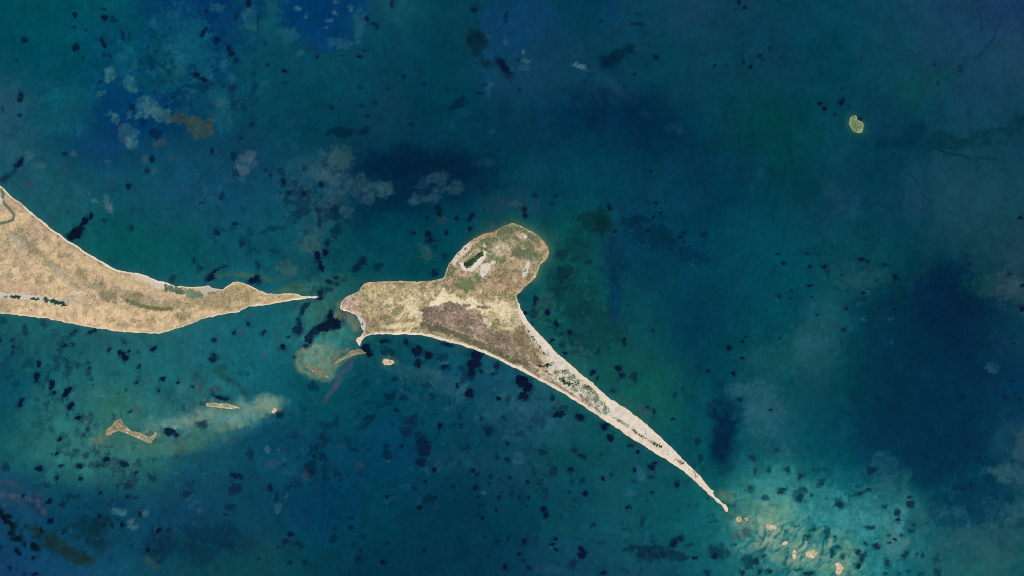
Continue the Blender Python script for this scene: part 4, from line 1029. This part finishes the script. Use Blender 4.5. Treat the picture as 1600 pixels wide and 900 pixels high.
# ---- small islands and sand bars
def islet(name, pts, base, dark, pale, label, cat, seed, beach=1.6, scrub=None, rough=.8, step=.5, grain=.5, h=2.2):
    q = np.array(pts)
    cx, cy = q[:, 0].mean(), q[:, 1].mean()
    o = empty(name, cx, cy)
    tag(o, label, cat)
    L = Land(pts, pad=3, step=step, rough=rough, seed=seed)
    F = L.F
    F.C[:] = base
    blend(F, mottled(F, 5, seed, .0, .5), dark, .7)
    blend(F, mottled(F, 3, seed + 4, .2, .6), pale, .6 * grain * 2)
    blend(F, sm(beach, beach * .3, L.sd + fbm(F.X, F.Y, 6, 3, seed + 8) * (.25 if grain < .1 else 1.0)), pale, .8 if grain < .1 else .5)
    speckle(F, .12, seed)
    if beach > .3:
        L.names[1] = ('beach', None, MAT_LAND)
        L.cls[L.sd < beach * .8] = 1
    og = ((cx - 800) * M, (450 - cy) * M)
    L.build(o, og, h)
    if scrub:
        L.scatter(o, og, np.full(F.X.shape, scrub), (108, 116, 78), .4, seed)
    return o


islet('green_island', GREEN, (114, 134, 94), (102, 124, 86), (190, 190, 146), 'tiny oval green island with pale rim, alone at upper right', 'island', 3, 1.7, .02, .35, .5, .06)
islet('sandbar', BARN, (132, 127, 100), (106, 107, 84), (178, 170, 142), 'slim olive sandbar just off the hooked beach', 'sandbar', 4, 1.0, .05)
islet('sandbar', BARS, (124, 120, 94), (106, 108, 86), (156, 150, 120), 'broken brown sandbar edging the round pale shoal', 'sandbar', 5, .8, None, 1.5)
islet('sandbar', COTT, (206, 180, 148), (176, 156, 122), (226, 206, 178), 'small pinkish sand islet south of the hooked beach', 'sandbar', 6, 1.2)
islet('sandbar', HOOK, (148, 141, 114), (118, 117, 92), (200, 194, 172), 'bent grey-green sandbar shaped like a hook at lower left', 'sandbar', 7, 1.0, .06)
islet('sandbar', LOAF, (162, 156, 126), (134, 132, 102), (216, 210, 192), 'flat pale sandbar with a dark cloud-shadow strip along its north', 'sandbar', 8, 1.0, .05, 1.3)
islet('sandbar', CRUMB, (196, 172, 142), (150, 146, 116), (212, 190, 160), 'tiny pink sand crumb at the end of the milky shoal', 'sandbar', 9, .8, None, 1.3)
for i, (e, lab) in enumerate((((1154, 812, 3.5, 3.5, 0), 'small round sand shoal, first beyond the tip of the tail'), ((1167.5, 811, 4.5, 4, 20), 'bright little sand shoal, second beyond the tip of the tail'),
                              ((1206, 824, 9, 5.5, 15), 'oval sand shoal, third beyond the tip of the tail'), ((1222, 822, 2.2, 8, 22), 'slender upright sand shoal beside the oval one'), ((1224, 850, 5.5, 4, -20), 'small pale shoal left of the upright blade shoal'),
                              ((1240, 866, 4, 8, 5), 'upright blade of sand left of the largest shoal'), ((1268, 866, 12.5, 7.5, -15), 'largest bright sand shoal near the bottom edge'), ((1311.5, 889, 7, 11, -5), 'tall sand shoal cut by the bottom edge'))):
    n = 22
    a = math.radians(e[4])
    e = (e[0], e[1], e[2] * .78, e[3] * .78, e[4])
    pts = [(e[0] + e[2] * math.cos(t) * math.cos(a) - e[3] * math.sin(t) * math.sin(a), e[1] + e[2] * math.cos(t) * math.sin(a) + e[3] * math.sin(t) * math.cos(a)) for t in np.linspace(0, 2 * np.pi, n, endpoint=False)]
    islet('shoal', pts, (200, 182, 150), (168, 160, 128), (224, 204, 174), lab, 'shoal', 20 + i, .1, None, 3.4, .5, .5, 1.2)

# ------------------------------------------------------------------ cloud-shadow patches: shade modelled as low dark mounds
COLN = ('far left', 'centre left', 'middle', 'centre right', 'far right')
ROWN = ('top', 'upper', 'mid-height', 'lower', 'bottom')
ORD = 'first second third fourth fifth sixth seventh eighth ninth tenth eleventh twelfth thirteenth fourteenth fifteenth sixteenth seventeenth eighteenth nineteenth twentieth'.split() + \
      ['twenty-' + s for s in 'first second third fourth fifth sixth seventh eighth ninth'.split()] + ['thirtieth'] + ['thirty-' + s for s in 'first second third fourth fifth'.split()]
SPECIAL = {0: None}
info = []
for i, es in enumerate(WL):
    xs = [e[0] for e in es]
    ys = [e[1] for e in es]
    area = sum(e[2] * e[3] for e in es)
    asp = max(e[2] / e[3] for e in es) if len(es) == 1 else 1
    asp = max(asp, max(e[3] / e[2] for e in es) if len(es) == 1 else 1)
    cx, cy = sum(xs) / len(xs), sum(ys) / len(ys)
    info.append((cx, cy, area, asp, (min(4, max(0, int(cx // 320))), min(4, max(0, int(cy // 180))))))
BIG = set(sorted(range(len(WL)), key=lambda q: -info[q][2])[:300])
flecks = []
order = {}
for i in sorted(range(len(WL)), key=lambda q: info[q][0]):
    if i not in BIG:
        continue
    z = info[i][4]
    order.setdefault(z, []).append(i)
HAND = {(116, 367): 'large black seaweed bed with a bent arm, touching the spit\'s north beach', (520, 506): 'large black seaweed bed off the island\'s western tip', (1343.5, 185.5): 'small black cloud-shadow patch against the rim of the tiny green island',  # hand-written labels, all for mounds that stand for cloud shadow
        (496, 401): 'tall black seaweed bed north of the spit\'s thin point', (342, 621): 'long dark cloud-shadow strip along the north of the flat pale sandbar', (573, 545): 'round dark cloud-shadow patch at the tip of the hooked beach',
        (745, 554): 'large black seaweed bed just off the island\'s south beach', (815, 595): 'ragged black seaweed bed close to the tail\'s south beach, upper of two', (817, 620): 'flat black cloud-shadow patch below the ragged one south of the tail',
        (9, 278): 'slanting green-black cloud-shadow patch off the left edge beach', (395, 439): 'dark seaweed bed hugging the spit\'s pointed northern bulge', (328, 434): 'black cloud-shadow patch with a tail in the cove west of the northern bulge',
        (660, 690): 'tall deep blue cloud-shadow patch, biggest in the open water south of the island', (146, 517): 'slanting dark seaweed bed touching the spit\'s south beach', (265, 675): 'feathery dark cloud-shadow patch just east of the hook-shaped sandbar',
        (651, 549): 'broad black seaweed bed south of the island\'s middle beach', (190, 552): 'blocky black seaweed bed south of the spit\'s widest part', (9999, 0): ''}  # both are cloud-shadow patches too
rsw = np.random.RandomState(5)
for i, es in enumerate(WL):
    x0 = min(e[0] - max(e[2], e[3]) for e in es) - 4
    x1 = max(e[0] + max(e[2], e[3]) for e in es) + 4
    y0 = min(e[1] - max(e[2], e[3]) for e in es) - 4
    y1 = max(e[1] + max(e[2], e[3]) for e in es) + 4
    Fw = Field(math.floor(x0), math.floor(y0), math.ceil(x1), math.ceil(y1), .8)
    d = None
    r0 = max(min(e[2], e[3]) for e in es) * (1. if len(es) == 1 else .6)
    WX = Fw.X + fbm(Fw.X, Fw.Y, 4 + r0 * .8, 4, i % 47 + 3, .7) * (.6 + r0 * .42)
    WY = Fw.Y + fbm(Fw.X, Fw.Y, 4 + r0 * .8, 4, i % 43 + 60, .7) * (.6 + r0 * .42)
    for e in es:
        r = min(e[2], e[3])
        q = ell_sd(e[:5], WX, WY)
        d = q if d is None else np.maximum(d, q)
    r = max(min(e[2], e[3]) for e in es)
    d = d + fbm(Fw.X, Fw.Y, 4 + r * .9, 4, i % 53, .7) * (.5 + r0 * .40) + fbm(Fw.X, Fw.Y, 2.6, 2, i % 31) * .95 - .05
    Z = np.clip(d * .5, -.6, 1.1).astype(np.float32)
    mx = np.maximum(np.maximum(d[:-1, :-1], d[1:, :-1]), np.maximum(d[:-1, 1:], d[1:, 1:]))
    cx, cy, area, asp, zn = info[i]
    org = ((cx - 800) * M, (450 - cy) * M)
    dk = sum(e[5] for e in es) / len(es)
    jn = np.clip(np.round((Fw.Y + 80) / 1.6).astype(int), 0, SEA.X.shape[0] - 1)
    im = np.clip(np.round((Fw.X + 80) / 1.6).astype(int), 0, SEA.X.shape[1] - 1)
    loc = base_water(np.array([cx]), np.array([cy]))[0] * np.array([.7, .9, .88])
    deep = np.array([0, 13 + 8 * rsw.rand(), 36 + 12 * rsw.rand()])
    if cx > 1140 and cy > 690:                                # cloud-shadow patches over the milky shoal, painted lighter
        deep = deep * .4 + np.array([10, 34, 40])
    t = np.clip(np.clip(dk * 2.1 - 1.0, .4, 1.) * (.74 + .26 * sm(-.2, 1.6, d)) * (.95 + .10 * fbm(Fw.X, Fw.Y, 5, 3, i % 29)), 0, 1)[..., None]
    Fw.C = (loc * (1 - t) + deep * t).astype(np.float32)
    if i not in BIG:
        flecks.append((Fw, Z, mx > -.3))
        continue
    o = grid_part(Fw, Z, mx > -.3, 'cloud_shadow_patch', MAT_CLOUD_SHADE, None, None, org)
    if o is None:
        continue
    o.location = (org[0], org[1], 0)
    lab = HAND.get((es[0][0], es[0][1]))
    if not lab:
        size = 'tiny' if area < 9 else 'small' if area < 26 else 'medium' if area < 60 else 'large'
        shp = 'elongated' if asp > 1.9 else 'rounded' if len(es) == 1 else 'lobed'
        k = order[zn].index(i)
        lab = '%s %s dark cloud-shadow patch, %s from left in the %s %s water' % (size, shp, ORD[k], ROWN[zn[1]], COLN[zn[0]])
    tag(o, lab, 'cloud_shadow', 'dark cloud-shadow patches scattered over the shallow sea')

# the smallest flecks of cloud shade, built as dark mesh and joined
Vs, Qs, Cs, off = [], [], [], 0
for Fw, Z, cl in flecks:
    W = Fw.X.shape[1]
    jj, ii = np.nonzero(cl)
    a = jj * W + ii
    u, inv = np.unique(np.stack([a + W, a + W + 1, a + 1, a], 1).ravel(), return_inverse=True)
    Vs.append(np.stack([(Fw.X.ravel()[u] - 800) * M, (450 - Fw.Y.ravel()[u]) * M, Z.ravel()[u]], 1))
    Qs.append(inv.reshape(-1, 4) + off)
    Cs.append(Fw.linear().reshape(-1, 3)[u])
    off += len(u)
fl = mesh_from('cloud_shadow_flecks', np.concatenate(Vs), np.concatenate(Qs), np.concatenate(Cs), MAT_CLOUD_SHADE)
tag(fl, 'tiny dark flecks of cloud shadow dotted over the sea', 'cloud_shadow', None, 'stuff')
